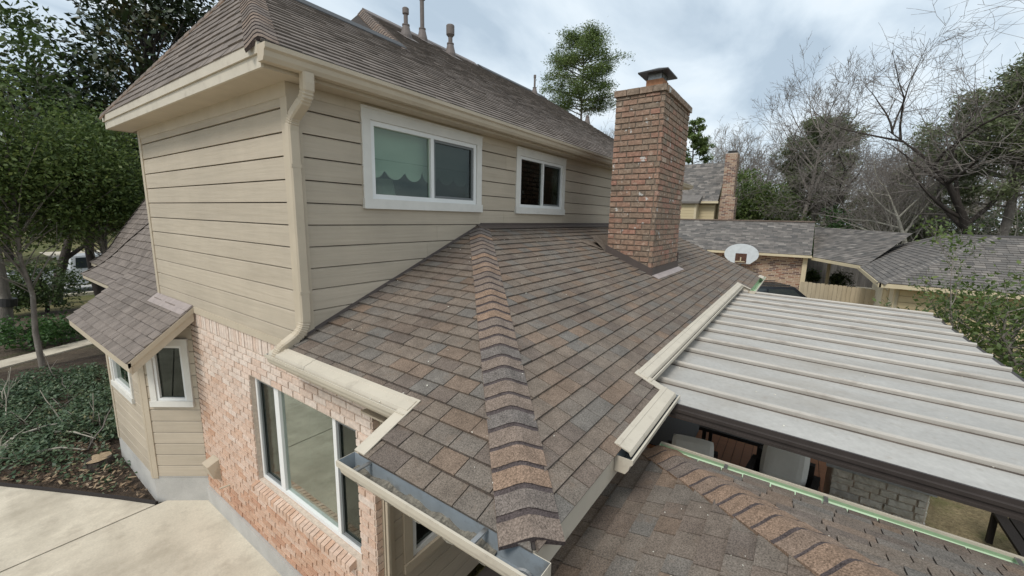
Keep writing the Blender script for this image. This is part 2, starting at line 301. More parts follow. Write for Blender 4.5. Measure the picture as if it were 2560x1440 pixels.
# ---- shingles: courses of separate tabs laid on a surface given by fn(u, v) -> point, with v up the slope
def shingle_pieces(fn, nrm, vmin, vmax, uL, uR, rng, expo=0.131, w=(0.15, 0.27), th=0.016, tones=None, wav=0.004, base=0.004, dark=.97):
    out_ = []; v = vmin; row = 0
    while v < vmax - 0.012:
        v1 = min(v + expo, vmax); a0, b0, a1, b1 = uL(v), uR(v), uL(v1), uR(v1)
        ulo, uhi = min(a0, a1), max(b0, b1)
        u = ulo - rng.uniform(0, w[1]); ph = rng.uniform(0, 9)
        while u < uhi:
            u2 = u + rng.uniform(*w); g = 0.0038
            q0, q1 = min(max(u + g, a0), b0), min(max(u2 - g, a0), b0)
            r0, r1 = min(max(u + g, a1), b1), min(max(u2 - g, a1), b1)
            if (q1 - q0) + (r1 - r0) > 0.012:
                if q1 - q0 < 0.004: q1 = q0 + 0.004
                if r1 - r0 < 0.004: r1 = r0 + 0.004
                n = nrm((u + u2) / 2, v)
                jt = th + rng.uniform(-0.003, 0.004); dv = wav * math.sin(u * 2.1 + ph) + rng.uniform(-0.002, 0.002)
                lo = v + (dv if row else 0.0)
                A, B, C_, D = fn(q0, lo), fn(q1, lo), fn(r1, v1 + 0.006), fn(r0, v1 + 0.006)
                b = MB(); tn = tones(rng) if tones else rng.choice((0.05, 0.2, 0.3, 0.35, 0.45, 0.5, 0.6, 0.7, 0.85)) + rng.uniform(-0.05, 0.05)
                b.hexa([A - n * 0.001, B - n * 0.001, C_ - n * 0.001, D - n * 0.001, A + n * (base + jt), B + n * (base + jt), C_ + n * base, D + n * base], max(0, tn))
                if dark:      # dark strip at each tab's head: printed band and painted-in course shadow line
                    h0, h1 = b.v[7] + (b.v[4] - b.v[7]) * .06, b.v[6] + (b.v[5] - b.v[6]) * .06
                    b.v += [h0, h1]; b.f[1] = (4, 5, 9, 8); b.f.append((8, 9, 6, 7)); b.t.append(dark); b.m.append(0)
                out_.append((b, (A + C_) / 2))
            u = u2
        v = v1; row += 1
    return out_
def flat_face(P, U, S):       # P eave origin, U along the eave, S unit up-slope
    N = unit(np.cross(U, S)); N = N if N[2] > 0 else -N
    return (lambda u, v: P + U * u + S * v), (lambda u, v: N), N
def hip_caps(p0, p1, d1, d2, rng, expo=0.131, w=0.15, seg=8, lift=0.018, tones=None, flip=False):
    """caps bent over a hip from bottom p0 to top p1; d1, d2: directions down each roof face, square to the hip"""
    ax = unit(p1 - p0); Ltot = np.linalg.norm(p1 - p0); k = 0; res = []
    nn = unit(-(unit(d1) + unit(d2)))
    while k * expo < Ltot - 0.02:
        s0, s1 = k * expo, min((k + 1) * expo + 0.02, Ltot)
        b = MB(); tn = tones(rng) if tones else rng.uniform(0.05, 0.92)
        def ring(s, h):
            c = p0 + ax * s; A, B = c + d1 * w, c + d2 * w; out2 = []
            for q in range(seg + 1):
                s_ = (q / seg * 2 - 1) * 1.0; sa = math.sqrt(s_ * s_ + .13); P = c + w * .95 * (d1 * (sa - s_) / 2 + d2 * (sa + s_) / 2)
                ff = 1.0
                out2.append(P + nn * (h * ff + (.024 * math.exp(-(s_ / .5) ** 2) if h > .002 else 0)))
            return out2
        if k == 0: s0 = 0
        jit = rng.uniform(-0.006, 0.006)
        rr = [ring(s0 + jit, 0.001), ring(s0 + jit, lift + 0.010), ring(s0 + (s1 - s0) * 0.70, lift + 0.006), ring(s1 + 0.03, lift)]
        i = len(b.v)
        for r_ in rr: b.v.extend(r_)
        m_ = seg + 1
        for q in range(3):
            for j in range(seg):
                b.f.append((i + q * m_ + j, i + q * m_ + j + 1, i + (q + 1) * m_ + j + 1, i + (q + 1) * m_ + j)); b.m.append(0)
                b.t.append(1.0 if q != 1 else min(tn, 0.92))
        # side edges
        for j in (0, seg):
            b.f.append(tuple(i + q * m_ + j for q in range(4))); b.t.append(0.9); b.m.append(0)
        res.append((b, p0 + ax * s0)); k += 1
    return res
def rect_sub(rects, hole):
    res = []
    for (a0, a1, b0, b1) in rects:
        h0, h1, k0, k1 = max(a0, hole[0]), min(a1, hole[1]), max(b0, hole[2]), min(b1, hole[3])
        if h0 >= h1 or k0 >= k1: res.append((a0, a1, b0, b1)); continue
        if h0 > a0: res.append((a0, h0, b0, b1))
        if h1 < a1: res.append((h1, a1, b0, b1))
        if k0 > b0: res.append((h0, h1, b0, k0))
        if k1 < b1: res.append((h0, h1, k1, b1))
    return [r for r in res if r[1] - r[0] > 0.012 and r[3] - r[2] > 0.008]
def siding(parent, P, U, N, u0, u1, zs, holes, rng, m='siding', wall_name='siding_wall', back='deck', th=0.02, board='siding_board', single=True, jn=True):
    """P on the wall face at z=0; zs: list of board edges from bottom to top"""
    Z = V(0, 0, 1)
    wb = MB()
    rects = [(u0, u1, zs[0], zs[-1])]
    for h in holes: rects = rect_sub(rects, h)
    for r in rects: wb.obox(P, U, Z, N, r[0], r[1], r[2], r[3], -0.12, -0.012)
    wall = obj(wall_name, wb, back, parent)
    J = MB()
    for z0, z1 in zip(zs, zs[1:]):
        segs = [(u0, u1)]
        if jn and u1 - u0 > 4.5:
            c = u0 + rng.uniform(1.5, 3.5); segs = []; a = u0
            while c < u1 - 1: segs.append((a, c - 0.0012)); a = c + 0.0012; c += rng.uniform(3.0, 4.2)
            segs.append((a, u1))
        for sa, sb in segs:
            rr = [(sa, sb, z0, z1)]
            for h in holes: rr = rect_sub(rr, h)
            for (a, b_, c, d) in rr:
                mb = MB() if single else J
                tn = rng.random(); top = abs(d - z1) < 1e-6
                g = lambda u, w, n: P + U * u + Z * w + N * n
                ch = 0.014 if top else 0.0
                # bevelled upper edge: profile bottom-front, top-front, chamfer
                prof = [(c + 0.002, -0.012), (c + 0.002, th), (d - ch - 0.004, th - 0.002), (d - 0.006, th - 0.016 if top else th - 0.002), (d - 0.006, -0.012)]
                i = len(mb.v)
                for u in (a, b_): mb.v.extend([g(u, w, n) for w, n in prof])
                for q in range(5):
                    mb.f.append((i + q, i + (q + 1) % 5, i + 5 + (q + 1) % 5, i + 5 + q)); mb.t.append(tn); mb.m.append(0)
                mb.f.append(tuple(i + q for q in range(5))[::-1]); mb.f.append(tuple(i + 5 + q for q in range(5))); mb.t += [tn, tn]; mb.m += [0, 0]
                if single: obj(board, mb, m, wall)
    if not single: obj(board, J, m, wall, 'stuff')
    return wall
def bricks(P, U, N, u0, u1, z0, z1, L_, H_, mo, holes, rng, tone, proud=0.008, depth=0.05, half=0.5, start=None, jit=0.003):
    Z = V(0, 0, 1); res = []; row = 0; z = z0
    while z < z1 - 0.02:
        zt = min(z + H_ - mo, z1)
        off = start(row) if start else (0.0, 0.0)
        u = u0 + off[0] - (L_ * half if row % 2 else 0) ; ue = u1 - off[1]
        while u < ue:
            l2 = L_ * rng.uniform(0.95, 1.04)
            a, b_ = max(u, u0 + off[0]), min(u + l2 - mo, ue)
            if ue - b_ < 0.04: b_ = ue
            if b_ - a > 0.03:
                rr = [(a, b_, z, zt)]
                for h in holes: rr = rect_sub(rr, h)
                for (p, q, c, d) in rr:
                    mb = MB(); t = tone(rng, (p + q) / 2, (c + d) / 2); pr = proud + rng.uniform(-jit, jit); cz = 0.004
                    g = lambda u_, w_, n_: P + U * u_ + Z * w_ + N * n_
                    mb.hexa([g(p, c, pr - depth), g(q, c, pr - depth), g(q, d, pr - depth), g(p, d, pr - depth), g(p + cz, c + cz, pr), g(q - cz, c + cz, pr + rng.uniform(-.002, .002)), g(q - cz, d - cz, pr), g(p + cz, d - cz, pr)], t)
                    # shoulders
                    res.append((mb, g((p + q) / 2, (c + d) / 2, 0)))
            u += l2 if b_ < ue else 9
        z += H_; row += 1
    return res
GP = [(0, 0), (0, -.115), (.075, -.115), (.095, -.085), (.103, -.05), (.122, -.034), (.124, 0), (.110, 0.0), (.110, -.012), (.115, -.03), (.096, -.046), (.087, -.082), (.070, -.109), (.004, -.109), (.004, 0)]
def gutter(parent, p0, p1, O_, inner='gutter_inside', guard=None, hangers=(), m='trim_light', sludge=False, k=1.0, name='gutter', seams=None, gm='trim_light', frac=(0, 1)):
    b = MB(); prof = [(a * k, z * k) for a, z in GP]
    b.sweep(prof, p0, p1, O_, mis=[0, 0, 0, 0, 0, 0, 0, 0, 1, 1, 1, 1, 1, 1, 0])
    p0 = np.array(p0, float); p1 = np.array(p1, float); ax = unit(p1 - p0)
    for p, s in ((p0, -1), (p1, 1)):      # end caps
        c = [p + O_ * a * 1.0 + V(0, 0, 1) * z for a, z in prof[:7]]
        c2 = [q + ax * s * 0.003 for q in c]; n = 7; i = len(b.v); b.v.extend(c + c2)
        b.f.append(tuple(range(i, i + n))); b.f.append(tuple(range(i + n, i + 2 * n))); b.t += [.5, .5]; b.m += [1, 0]
        for q in range(n): b.f.append((i + q, i + (q + 1) % n, i + n + (q + 1) % n, i + n + q)); b.t.append(.5); b.m.append(0)
    g = obj(name, b, [m, inner], parent)
    Ltot = np.linalg.norm(p1 - p0)
    if guard:
        cuts = seams or [Ltot * q for q in np.linspace(frac[0], frac[1], max(2, int(Ltot * (frac[1] - frac[0]) / 1.25) + 1))]
        for c0, c1 in zip(cuts, cuts[1:]):
            q = MB(); up = guard
            pf = [(-.030, .016 + up), (-.012, .010 + up), (-.010, .015 + up), (.004, .011 + up), (.008, .004 + up), (.078 * k, .006 + up * .3), (.092 * k, -.012), (.086 * k, -.014), (.072 * k, up * .3), (.006, -.004 + up), (-.030, .010 + up)]
            q.sweep(pf, p0 + ax * (c0 + .002), p0 + ax * (c1 - .002) + V(0, 0, .0015), O_)
            obj('gutter_guard', q, gm, g)
    for h in hangers:
        q = MB(); c = p0 + ax * h
        q.hexa([c - ax * .012 + V(0, 0, -.012), c + ax * .012 + V(0, 0, -.012), c + ax * .012 + O_ * .115 * k + V(0, 0, -.016), c - ax * .012 + O_ * .115 * k + V(0, 0, -.016),
                c - ax * .012 + V(0, 0, -.004), c + ax * .012 + V(0, 0, -.004), c + ax * .012 + O_ * .115 * k + V(0, 0, -.006), c - ax * .012 + O_ * .115 * k + V(0, 0, -.006)])
        obj('hanger', q, 'galvanised', g)
    if sludge:
        q = MB(); rng = random.Random(3); n = 60; ring = []
        for j in range(n + 1):
            c = p0 + ax * (0.02 + (Ltot - 0.30) * j / n); h = -.088 + .012 * math.sin(j * .5) + rng.uniform(-.006, .006)
            ring.append([c + O_ * (.003 + .0) + V(0, 0, h + .008), c + O_ * .03 + V(0, 0, h + rng.uniform(-.004, .01)), c + O_ * .06 + V(0, 0, h + rng.uniform(-.004, .006)), c + O_ * .092 * k + V(0, 0, h - .004)])
        for j in range(n):
            for s in range(3): q.poly([ring[j][s], ring[j + 1][s], ring[j + 1][s + 1], ring[j][s + 1]])
        obj('silt', q, 'gutter_sludge', g, label='grey silt lying in the open gutter')
    return g
def rect_pipe(path, a, b_, side, rib=(), n_rib=9):
    """rectangular downspout along path; side: width axis; ribs (index ranges) get crimped rings"""
    mb = MB(); pts = []; 
    for k in range(len(path) - 1):
        p, q = np.array(path[k], float), np.array(path[k + 1], float)
        n = n_rib if k in rib else 1
        for j in range(n): pts.append((p + (q - p) * j / n, (j % 2) if k in rib else 0))
    pts.append((np.array(path[-1], float), 0)); rings = []
    P = [p for p, _ in pts]
    for k, (p, r) in enumerate(pts):
        d = unit(P[min(k + 1, len(P) - 1)] - P[max(k - 1, 0)]); w = unit(side - d * (side @ d)); t = np.cross(d, w)
        s_ = 1 - .10 * r; A, B = a * s_ / 2, b_ * s_ / 2; c = min(a, b_) * .16
        lp = [(-A, -B + c), (-A + c, -B), (A - c, -B), (A, -B + c), (A, B - c), (A - c, B), (-A + c, B), (-A, B - c)]
        i = len(mb.v); mb.v.extend([p + w * x + t * y for x, y in lp]); rings.append(i)
    for i, j in zip(rings, rings[1:]):
        for q in range(8): mb.f.append((i + q, i + (q + 1) % 8, j + (q + 1) % 8, j + q)); mb.t.append(.5); mb.m.append(0)
    mb.f.append(tuple(rings[0] + q for q in range(8))[::-1]); mb.f.append(tuple(rings[-1] + q for q in range(8))); mb.t += [.5, .5]; mb.m += [0, 0]
    return mb
def bez(p0, p1, p2, n=8):
    p0, p1, p2 = (np.array(p, float) for p in (p0, p1, p2))
    return [p0 * (1 - t) ** 2 + p1 * 2 * t * (1 - t) + p2 * t * t for t in np.linspace(0, 1, n + 1)]
def window(parent, P, U, N, w, h, tw=0.0, sill=0.0, fw=0.05, mull=(), glassm=('glass_upper',), recess=0.0, fm='white_frame', tm='white_trim', room='room_dark', rd=1.4, head=0.0, sash=None, sd=.3, se=.3):
    """P lower-left corner of the frame opening on the wall face; frame mesh is the part, the rest its children"""
    Z = V(0, 0, 1); n0 = -recess
    f = MB(); f.obox(P, U, Z, N, 0, fw, 0, h, n0 - .05, n0 + .02); f.obox(P, U, Z, N, w - fw, w, 0, h, n0 - .05, n0 + .02)
    f.obox(P, U, Z, N, fw, w - fw, 0, fw, n0 - .05, n0 + .019); f.obox(P, U, Z, N, fw, w - fw, h - fw, h, n0 - .05, n0 + .019)
    for q, (a, b_) in enumerate(mull): f.obox(P, U, Z, N, a * w, b_ * w, fw - .002, h - fw + .002, n0 - .04, n0 + .016)
    win = obj('window', f, fm, parent)
    edges = [fw] + [x * w for ab in mull for x in ab] + [w - fw]
    for q in range(len(edges) // 2):
        a, b_ = edges[2 * q], edges[2 * q + 1]; gm = glassm[q % len(glassm)]
        g = MB(); g.obox(P, U, Z, N, a - .004, b_ + .004, fw - .004, h - fw + .004, n0 - .022, n0 - .016); obj('pane', g, gm, win)
        sm = sash[q % len(sash)] if sash else None
        if sm:
            s_ = MB(); t_ = .03
            s_.obox(P, U, Z, N, a + .001, a + t_, fw + .001, h - fw - .001, n0 - .012, n0 + .006); s_.obox(P, U, Z, N, b_ - t_, b_ - .001, fw + .001, h - fw - .001, n0 - .012, n0 + .006)
            s_.obox(P, U, Z, N, a + t_, b_ - t_, fw + .001, fw + t_, n0 - .012, n0 + .005); s_.obox(P, U, Z, N, a + t_, b_ - t_, h - fw - t_, h - fw - .001, n0 - .012, n0 + .005)
            obj('sash', s_, sm, win)
    if tw:
        t = MB(); t.obox(P, U, Z, N, -tw, -.002, -.001, h + .001, -.01, .036); t.obox(P, U, Z, N, w + .002, w + tw, -.001, h + .001, -.01, .036)
        t.obox(P, U, Z, N, -tw - .004, w + tw + .004, h + .001, h + tw + head, -.01, .038)
        t.obox(P, U, Z, N, -tw - .008, w + tw + .008, h + tw + head, h + tw + head + .02, -.01, .05)
        obj('window_trim', t, tm, win)
        s_ = MB(); s_.obox(P, U, Z, N, -tw - .008, w + tw + .008, -sill, -.001, -.01, .052); obj('sill', s_, tm, win)
    r = MB(); pr = lambda u, z, n: P + U * u + Z * z + N * n; A, B, C_, D = -sd, w + se, -.35, h + .3; bk = -recess - .16 - rd; fr = -recess - .14
    r.poly([pr(A, C_, bk), pr(B, C_, bk), pr(B, D, bk), pr(A, D, bk)]); r.poly([pr(A, C_, fr), pr(B, C_, fr), pr(B, C_, bk), pr(A, C_, bk)]); r.poly([pr(A, D, fr), pr(B, D, fr), pr(B, D, bk), pr(A, D, bk)])
    r.poly([pr(A, C_, fr), pr(A, D, fr), pr(A, D, bk), pr(A, C_, bk)]); r.poly([pr(B, C_, fr), pr(B, D, fr), pr(B, D, bk), pr(B, C_, bk)])
    obj('room_interior', r, room, win)
    return win

# ================================================================== THE SETTING
X_, Y_, Z_ = V(1, 0, 0), V(0, 1, 0), V(0, 0, 1)
g = MB(); g.poly([(-400, -400, -.06), (700, -400, -.06), (700, 700, -.06), (-400, 700, -.06)]); struct('ground', g, 'grass')
# driveway: two slabs with an open joint between them, the far one cut by the curved planting bed
g = MB(); g.box((-14, -12, -.12), (1.955, 7.335, 0)); struct('driveway_slab', g, 'concrete')
curve = [(1.455, 7.36), (1.17, 7.93), (.84, 8.55), (.50, 9.18), (.155, 9.80), (-.25, 10.6), (-.9, 11.7), (-1.9, 13.0)]
g = MB()
top = [(x, y, 0) for x, y in curve] + [(-14, 13.0, 0), (-14, 7.36, 0)]
g.poly(top); g.poly([(x, y, -.12) for x, y, z in top][::-1])
for a, b in zip(top, top[1:] + top[:1]): g.poly([a, b, (b[0], b[1], -.12), (a[0], a[1], -.12)])
struct('driveway_slab', g, 'concrete')
g = MB(); g.box((-14, 7.30, -.13), (1.955, 7.40, -.022)); struct('joint_bed', g, 'dark_joint')
# soil of the planting bed and the yard beyond it
def inbed(x, y):
    for (a, b), (c, d) in zip(curve, curve[1:]):
        if b <= y <= d: return x > a + (c - a) * (y - b) / (d - b) + .03
    return x > -1.8 and y > 7.4
g = MB(); rg = random.Random(5); nx, ny = 34, 46; P = {}
for i in range(nx + 1):
    for j in range(ny + 1):
        x = -3 + 8 * i / nx; y = 7.2 + 9.5 * j / ny; P[i, j] = (x, y, -.045 if not inbed(x - .12, y) else max(-.04, .0 + .05 * math.sin(x * 2.1 + y) * math.sin(y * 1.7) + rg.uniform(-.015, .02)))
for i in range(nx):
    for j in range(ny):
        q = [P[i, j], P[i + 1, j], P[i + 1, j + 1], P[i, j + 1]]
        if any(inbed(a, b) for a, b, c in q): g.poly(q)
struct('planting_bed', g, 'mulch')
g = MB(); g.poly([(-12, 16.5, -.03), (3.2, 16.5, -.03), (7, 22, -.03), (7, 25.5, -.035), (-12, 25.5, -.035)]); struct('bare_yard', g, 'dirt')
g = MB(); g.hexa([(-9, 12.3, -.03), (2.9, 18.35, -.03), (2.75, 19.05, -.03), (-9, 13.2, -.03), (-9, 12.3, .01), (2.9, 18.35, .01), (2.75, 19.05, .01), (-9, 13.2, .01)]); struct('garden_path', g, 'concrete')
g = MB(); g.poly([(-200, 29.5, -.04), (300, 29.5, -.04), (300, 37.5, -.04), (-200, 37.5, -.04)]); struct('street', g, 'asphalt')
g = MB(); g.box((-200, 37.5, -.06), (300, 37.8, .08)); g.box((-200, 29.2, -.06), (300, 29.5, .08)); struct('kerb', g, 'concrete')
g = MB(); g.poly([(6, 44, -.035), (26, 44, -.035), (26, 60, -.035), (6, 60, -.035)]); struct('far_driveway', g, 'concrete')
g = MB(); g.poly([(14.5, -2.2, -.045), (26, -2.2, -.045), (26, 9, -.045), (14.5, 9, -.045)]); struct('neighbour_driveway', g, 'concrete')
g = MB(); g.poly([(4.5, -11, -.05), (16.5, -11, -.05), (16.5, -1.1, -.05), (4.5, -1.1, -.05)]); struct('back_lawn', g, 'dry_lawn')
# bed edging
ed = MB()
for (a, b), (c, d) in zip(curve, curve[1:]):
    n = unit(V(-(d - b), c - a, 0)) * .02
    ed.hexa([(a - n[0], b - n[1], -.05), (c - n[0], d - n[1], -.05), (c + n[0], d + n[1], -.05), (a + n[0], b + n[1], -.05), (a - n[0], b - n[1], .035), (c - n[0], d - n[1], .035), (c + n[0], d + n[1], .035), (a + n[0], b + n[1], .035)])
tag(obj('bed_edging', ed, 'dark_joint'), 'black edging strip curving between concrete driveway and ground cover', 'edging')

# ================================================================== THE HOUSE
WX, WY = 1.966, 3.82
house = thing('house', 'two storey beige siding and brick house with brown shingle roofs and brick chimney', 'house', (WX, WY, 0))
ZS = [2.95] + [3.158 + .2055 * k for k in range(11)] + [5.41]
rs = random.Random(11)
# --- left wall (faces -X)
siding(house, V(WX, 8.0, 0), -Y_, -X_, .07, 8.0 - WY - .085, ZS, [], rs)
# --- long wall (faces -Y)
H1 = (2.79 - WX, 4.50 - WX, 4.46, 5.26); H2 = (5.57 - WX, 6.98 - WX, 4.46, 5.26)
pad = lambda h: (h[0] - .07, h[1] + .07, h[2] - .07, h[3] + .07)
siding(house, V(WX, WY, 0), X_, -Y_, .10, 14.0, ZS, [pad(H1), pad(H2)], rs)
b = MB(); b.box((WX - .022, WY - .03, 2.952), (WX + .004, WY + .085, 5.408)); b.box((WX - .0225, WY - .031, 2.953), (WX + .10, WY + .003, 5.408)); obj('corner_trim', b, 'trim', house)
b = MB(); b.box((WX - .03, 7.93, 2.952), (WX + .01, 8.02, 5.408)); obj('corner_trim', b, 'trim', house)
b = MB(); b.box((WX - .026, WY - .03, 5.29), (WX + .01, 8.02, 5.412)); obj('frieze_board', b, 'trim', house)
b = MB(); b.box((WX - .02, WY - .026, 5.32), (16, WY + .01, 5.413)); obj('frieze_board', b, 'trim', house)
b = MB(); b.box((WX - .028, WY - .034, 2.935), (WX + .004, 6.84, 3.02)); obj('band_board', b, 'trim', house)
b = MB(); b.box((WX + .01, 8.0, 0), (4.6, 8.1, 5.42)); b.box((15.9, WY + .01, 0), (16.0, 12.4, 5.6)); b.box((4.6, 8.1, 0), (15.9, 12.4, 5.42)); obj('rear_wall', b, 'siding', house)

# --- windows in the long wall
w1 = window(house, V(2.79, WY, 4.46), X_, -Y_, 1.71, .80, tw=.105, sill=.105, fw=.05, mull=((.505, .535),), glassm=('glass_upper', 'glass_screen'), room='room', rd=2.2, sash=(None, 'sash_grey'))
w2 = window(house, V(5.57, WY, 4.46), X_, -Y_, 1.41, .80, tw=.105, sill=.105, fw=.045, mull=((.505, .535),), glassm=('glass_dark', 'glass_screen'), rd=1.2, sash=(None, 'sash_grey'))
b = MB(); n = 56; x0, x1 = 2.80, 4.49; sc = 6; Yb = WY + .13
def scal(x):
    t = (x - x0) / (x1 - x0) * sc; t -= math.floor(t); return 4.83 - .135 * math.sqrt(max(0, 1 - (2 * t - 1) ** 2))
for k in range(n):
    a, c = x0 + (x1 - x0) * k / n, x0 + (x1 - x0) * (k + 1) / n
    b.hexa([(a, Yb, scal(a)), (c, Yb, scal(c)), (c, Yb + .012, scal(c)), (a, Yb + .012, scal(a)), (a, Yb, 5.25), (c, Yb, 5.25), (c, Yb + .012, 5.25), (a, Yb + .012, 5.25)])
obj('roman_shade', b, 'fabric_shade', w1)
bpart('shade_seam', (x0, Yb - .006, 4.895), (x1, Yb + .002, 4.905), 'shade_seam', w1)
# a lamp standing behind that window
lamp = thing('floor_lamp', 'pale drum lamp shade behind the scalloped blind of an upstairs window', 'lamp', (3.38, 4.42, 4.11))
b = MB(); b.lathe((3.38, 4.42, 4.11), [(.10, 0), (.10, .02), (.015, .03), (.012, .36), (.012, .4)], 14); obj('lamp_base', b, 'dull_steel', lamp)
b = MB(); b.lathe((3.38, 4.42, 4.11), [(.20, .33), (.145, .62)], 24); obj('lamp_shade', b, 'fabric_shade', lamp, smooth=False)

# --- brick ground floor wall
b = MB()
BW = (5.105 - 2.80, 0, 0, 0)
Pb = V(WX, 6.83, 0); wy0, wy1 = 6.83 - 5.11, 6.83 - 3.03        # window opening in u = 6.83 - y
rects = rect_sub([(0, 6.83 - 2.80, .24, 2.95)], (wy0, wy1, 1.06, 2.405))
for r in rects: b.obox(Pb, -Y_, Z_, -X_, r[0], r[1], r[2], r[3], -.22, -.006)
b.box((WX + .0, 2.795, .24), (WX + .30, 2.83, 2.95))
bw = obj('brick_wall', b, 'mortar_pink', house)
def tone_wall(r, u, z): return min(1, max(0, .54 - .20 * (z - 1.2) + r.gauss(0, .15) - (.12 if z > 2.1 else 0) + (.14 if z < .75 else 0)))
rb = random.Random(21)
hole = (wy0 - .0, wy1 + .0, .95, 2.405)
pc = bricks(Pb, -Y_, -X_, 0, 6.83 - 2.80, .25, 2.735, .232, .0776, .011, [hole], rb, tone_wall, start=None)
# soldier course under the siding, rowlock sill, return of the pier
for k in range(int(4.03 / .071)):
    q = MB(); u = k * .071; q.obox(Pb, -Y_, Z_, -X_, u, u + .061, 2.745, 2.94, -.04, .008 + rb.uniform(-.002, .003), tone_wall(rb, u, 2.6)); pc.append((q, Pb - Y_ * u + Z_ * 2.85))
pieces('brick', pc, 'brick_pink', bw, 300, 'brick_field')
for k in range(29):
    q = MB(); u = wy0 - .03 + k * .0697; o0 = rb.uniform(-.004, .004)
    gfn = lambda a, z, nn: Pb - Y_ * a + Z_ * z - X_ * nn
    q.hexa([gfn(u, .955, -.06), gfn(u + .060, .955, -.06), gfn(u + .060, .955, .075 + o0), gfn(u, .955, .075 + o0), gfn(u, 1.062, -.06), gfn(u + .060, 1.062, -.06), gfn(u + .060, 1.018, .075 + o0), gfn(u, 1.018, .075 + o0)], min(1, rb.uniform(.45, .9)))
    obj('sill_brick', q, 'brick_pink', bw)
for k in range(40):
    z = .25 + k * .0776
    if z > 2.9: break
    q = MB(); a = .0 if k % 2 else .11
    q.box((WX - .004 + (0.0 if a else 0.006), 2.786, z), (WX + .19 - a * .0, 2.80, z + .0666), tone_wall(rb, 0, z)); obj('brick', q, 'brick_pink', bw)
b = MB(); b.box((WX - .035, 2.78, -.1), (WX + .2, 6.83, .24)); obj('foundation', b, 'foundation', house)
window(house, V(WX, 5.105, 1.065), -Y_, -X_, 2.07, 1.335, fw=.042, mull=((.215, .262), (.775, .80)), glassm=('glass_screen', 'glass_brick', 'glass_screen'), recess=.075, room='room', rd=1.6, sash=('sash_grey', None, 'sash_grey'), se=.1)

# --- the bay
A_, B_, C2, D_ = V(1.966, 6.83, 0), V(1.50, 7.45, 0), V(1.50, 9.35, 0), V(1.966, 9.95, 0)
bz = [.40] + [.40 + .1765 * k for k in range(1, 13)]
U1 = unit(A_ - B_); N1 = unit(V(-U1[1] * -1, U1[0] * -1, 0)); N1 = N1 if N1[0] < 0 else -N1
L1 = np.linalg.norm(A_ - B_)
hb = (.20, .62, 1.60, 2.42)
siding(house, B_, U1, N1, .06, L1, bz, [(hb[0] - .05, hb[1] + .05, hb[2] - .05, hb[3] + .05)], rs, wall_name='bay_wall', th=.016)
hc = (9.35 - 9.0, 9.35 - 8.0, 1.50, 2.3)
siding(house, C2, -Y_, -X_, 0, 1.84, bz, [(hc[0] - .05, hc[1] + .05, hc[2] - .05, hc[3] + .05)], rs, wall_name='bay_wall', th=.016)
U3 = unit(D_ - C2); siding(house, C2, U3, unit(V(-U3[1], U3[0], 0)), 0, .75, bz, [], rs, wall_name='bay_wall', th=.016)
b = MB(); b.obox(B_, U1, Z_, N1, -.028, .065, .37, 2.5, -.05, .026); b.box((1.472, 7.44, .37), (1.56, 7.545, 2.5)); obj('corner_trim', b, 'trim', house)
b = MB(); b.box((1.475, 9.26, .37), (1.53, 9.36, 2.5)); obj('corner_trim', b, 'trim', house)
window(house, B_ + U1 * hb[0] + Z_ * hb[2], U1, N1, hb[1] - hb[0], hb[3] - hb[2], tw=.085, sill=.085, fw=.035, glassm=('glass_dark',), rd=.25)
window(house, C2 - Y_ * hc[0] + Z_ * hc[2], -Y_, -X_, hc[1] - hc[0], hc[3] - hc[2], tw=.085, sill=.085, fw=.04, glassm=('glass_dark',), rd=.3)
b = MB(); pts = [A_, B_, C2, D_]; ins = 0.03
b.poly([(p[0] - .02, p[1] - .02, .40) for p in pts])
q0 = [V(WX, 6.81, 0), V(1.485, 7.44, 0), V(1.485, 9.36, 0), V(WX, 9.97, 0)]
for a, c in zip(q0, q0[1:]): b.poly([(a[0], a[1], -.1), (c[0], c[1], -.1), (c[0], c[1], .40), (a[0], a[1], .40)])
obj('foundation', b, 'foundation', house)
# bay roof: a lean-to with a raking fascia
s3 = (3.035 - 2.43) / (WX - 1.217)
bt = lambda x: 2.43 + (x - 1.217) * s3
b = MB(); b.hexa([(1.235, 6.60, bt(1.235) - .09), (WX + .3, 6.60, bt(WX + .3) - .09), (WX + .3, 10.14, bt(WX + .3) - .09), (1.235, 10.14, bt(1.235) - .09), (1.235, 6.60, bt(1.235) - .004), (WX + .3, 6.60, bt(WX + .3) - .004), (WX + .3, 10.14, bt(WX + .3) - .004), (1.235, 10.14, bt(1.235) - .004)])
bay_roof = obj('bay_roof', b, 'deck', house)
S = unit(V(WX - 1.217, 0, 3.035 - 2.43)); fn, nr, _ = flat_face(V(1.205, 10.17, bt(1.205)), -Y_, S)
rsh = random.Random(31)
wtone = lambda r: r.uniform(0.05, .85)
pieces('shingle', shingle_pieces(fn, nr, 0, .985, lambda v: 0, lambda v: 3.585, rsh, expo=.123, w=(.12, .26), tones=wtone) + shingle_pieces(fn, nr, .985, 1.36, lambda v: 0, lambda v: 2.14, rsh, expo=.123, w=(.12, .26), tones=wtone), 'shingle_weathered', bay_roof, 80, 'shingle_field')
for (h0, h1, xo, mm) in ((-.075, .0, 1.222, 'trim'), (-.185, -.077, 1.24, 'trim')):
    b = MB(); y0 = 6.575 if mm == 'trim' and h1 == 0 else 6.59
    b.hexa([(xo, y0, bt(xo) + h0), (WX - .03, y0, bt(WX - .03) + h0), (WX - .03, 6.61, bt(WX - .03) + h0), (xo, 6.61, bt(xo) + h0), (xo, y0, bt(xo) + h1 - .004), (WX - .03, y0, bt(WX - .03) + h1 - .004), (WX - .03, 6.61, bt(WX - .03) + h1 - .004), (xo, 6.61, bt(xo) + h1 - .004)])
    obj('rake_board', b, mm, house)
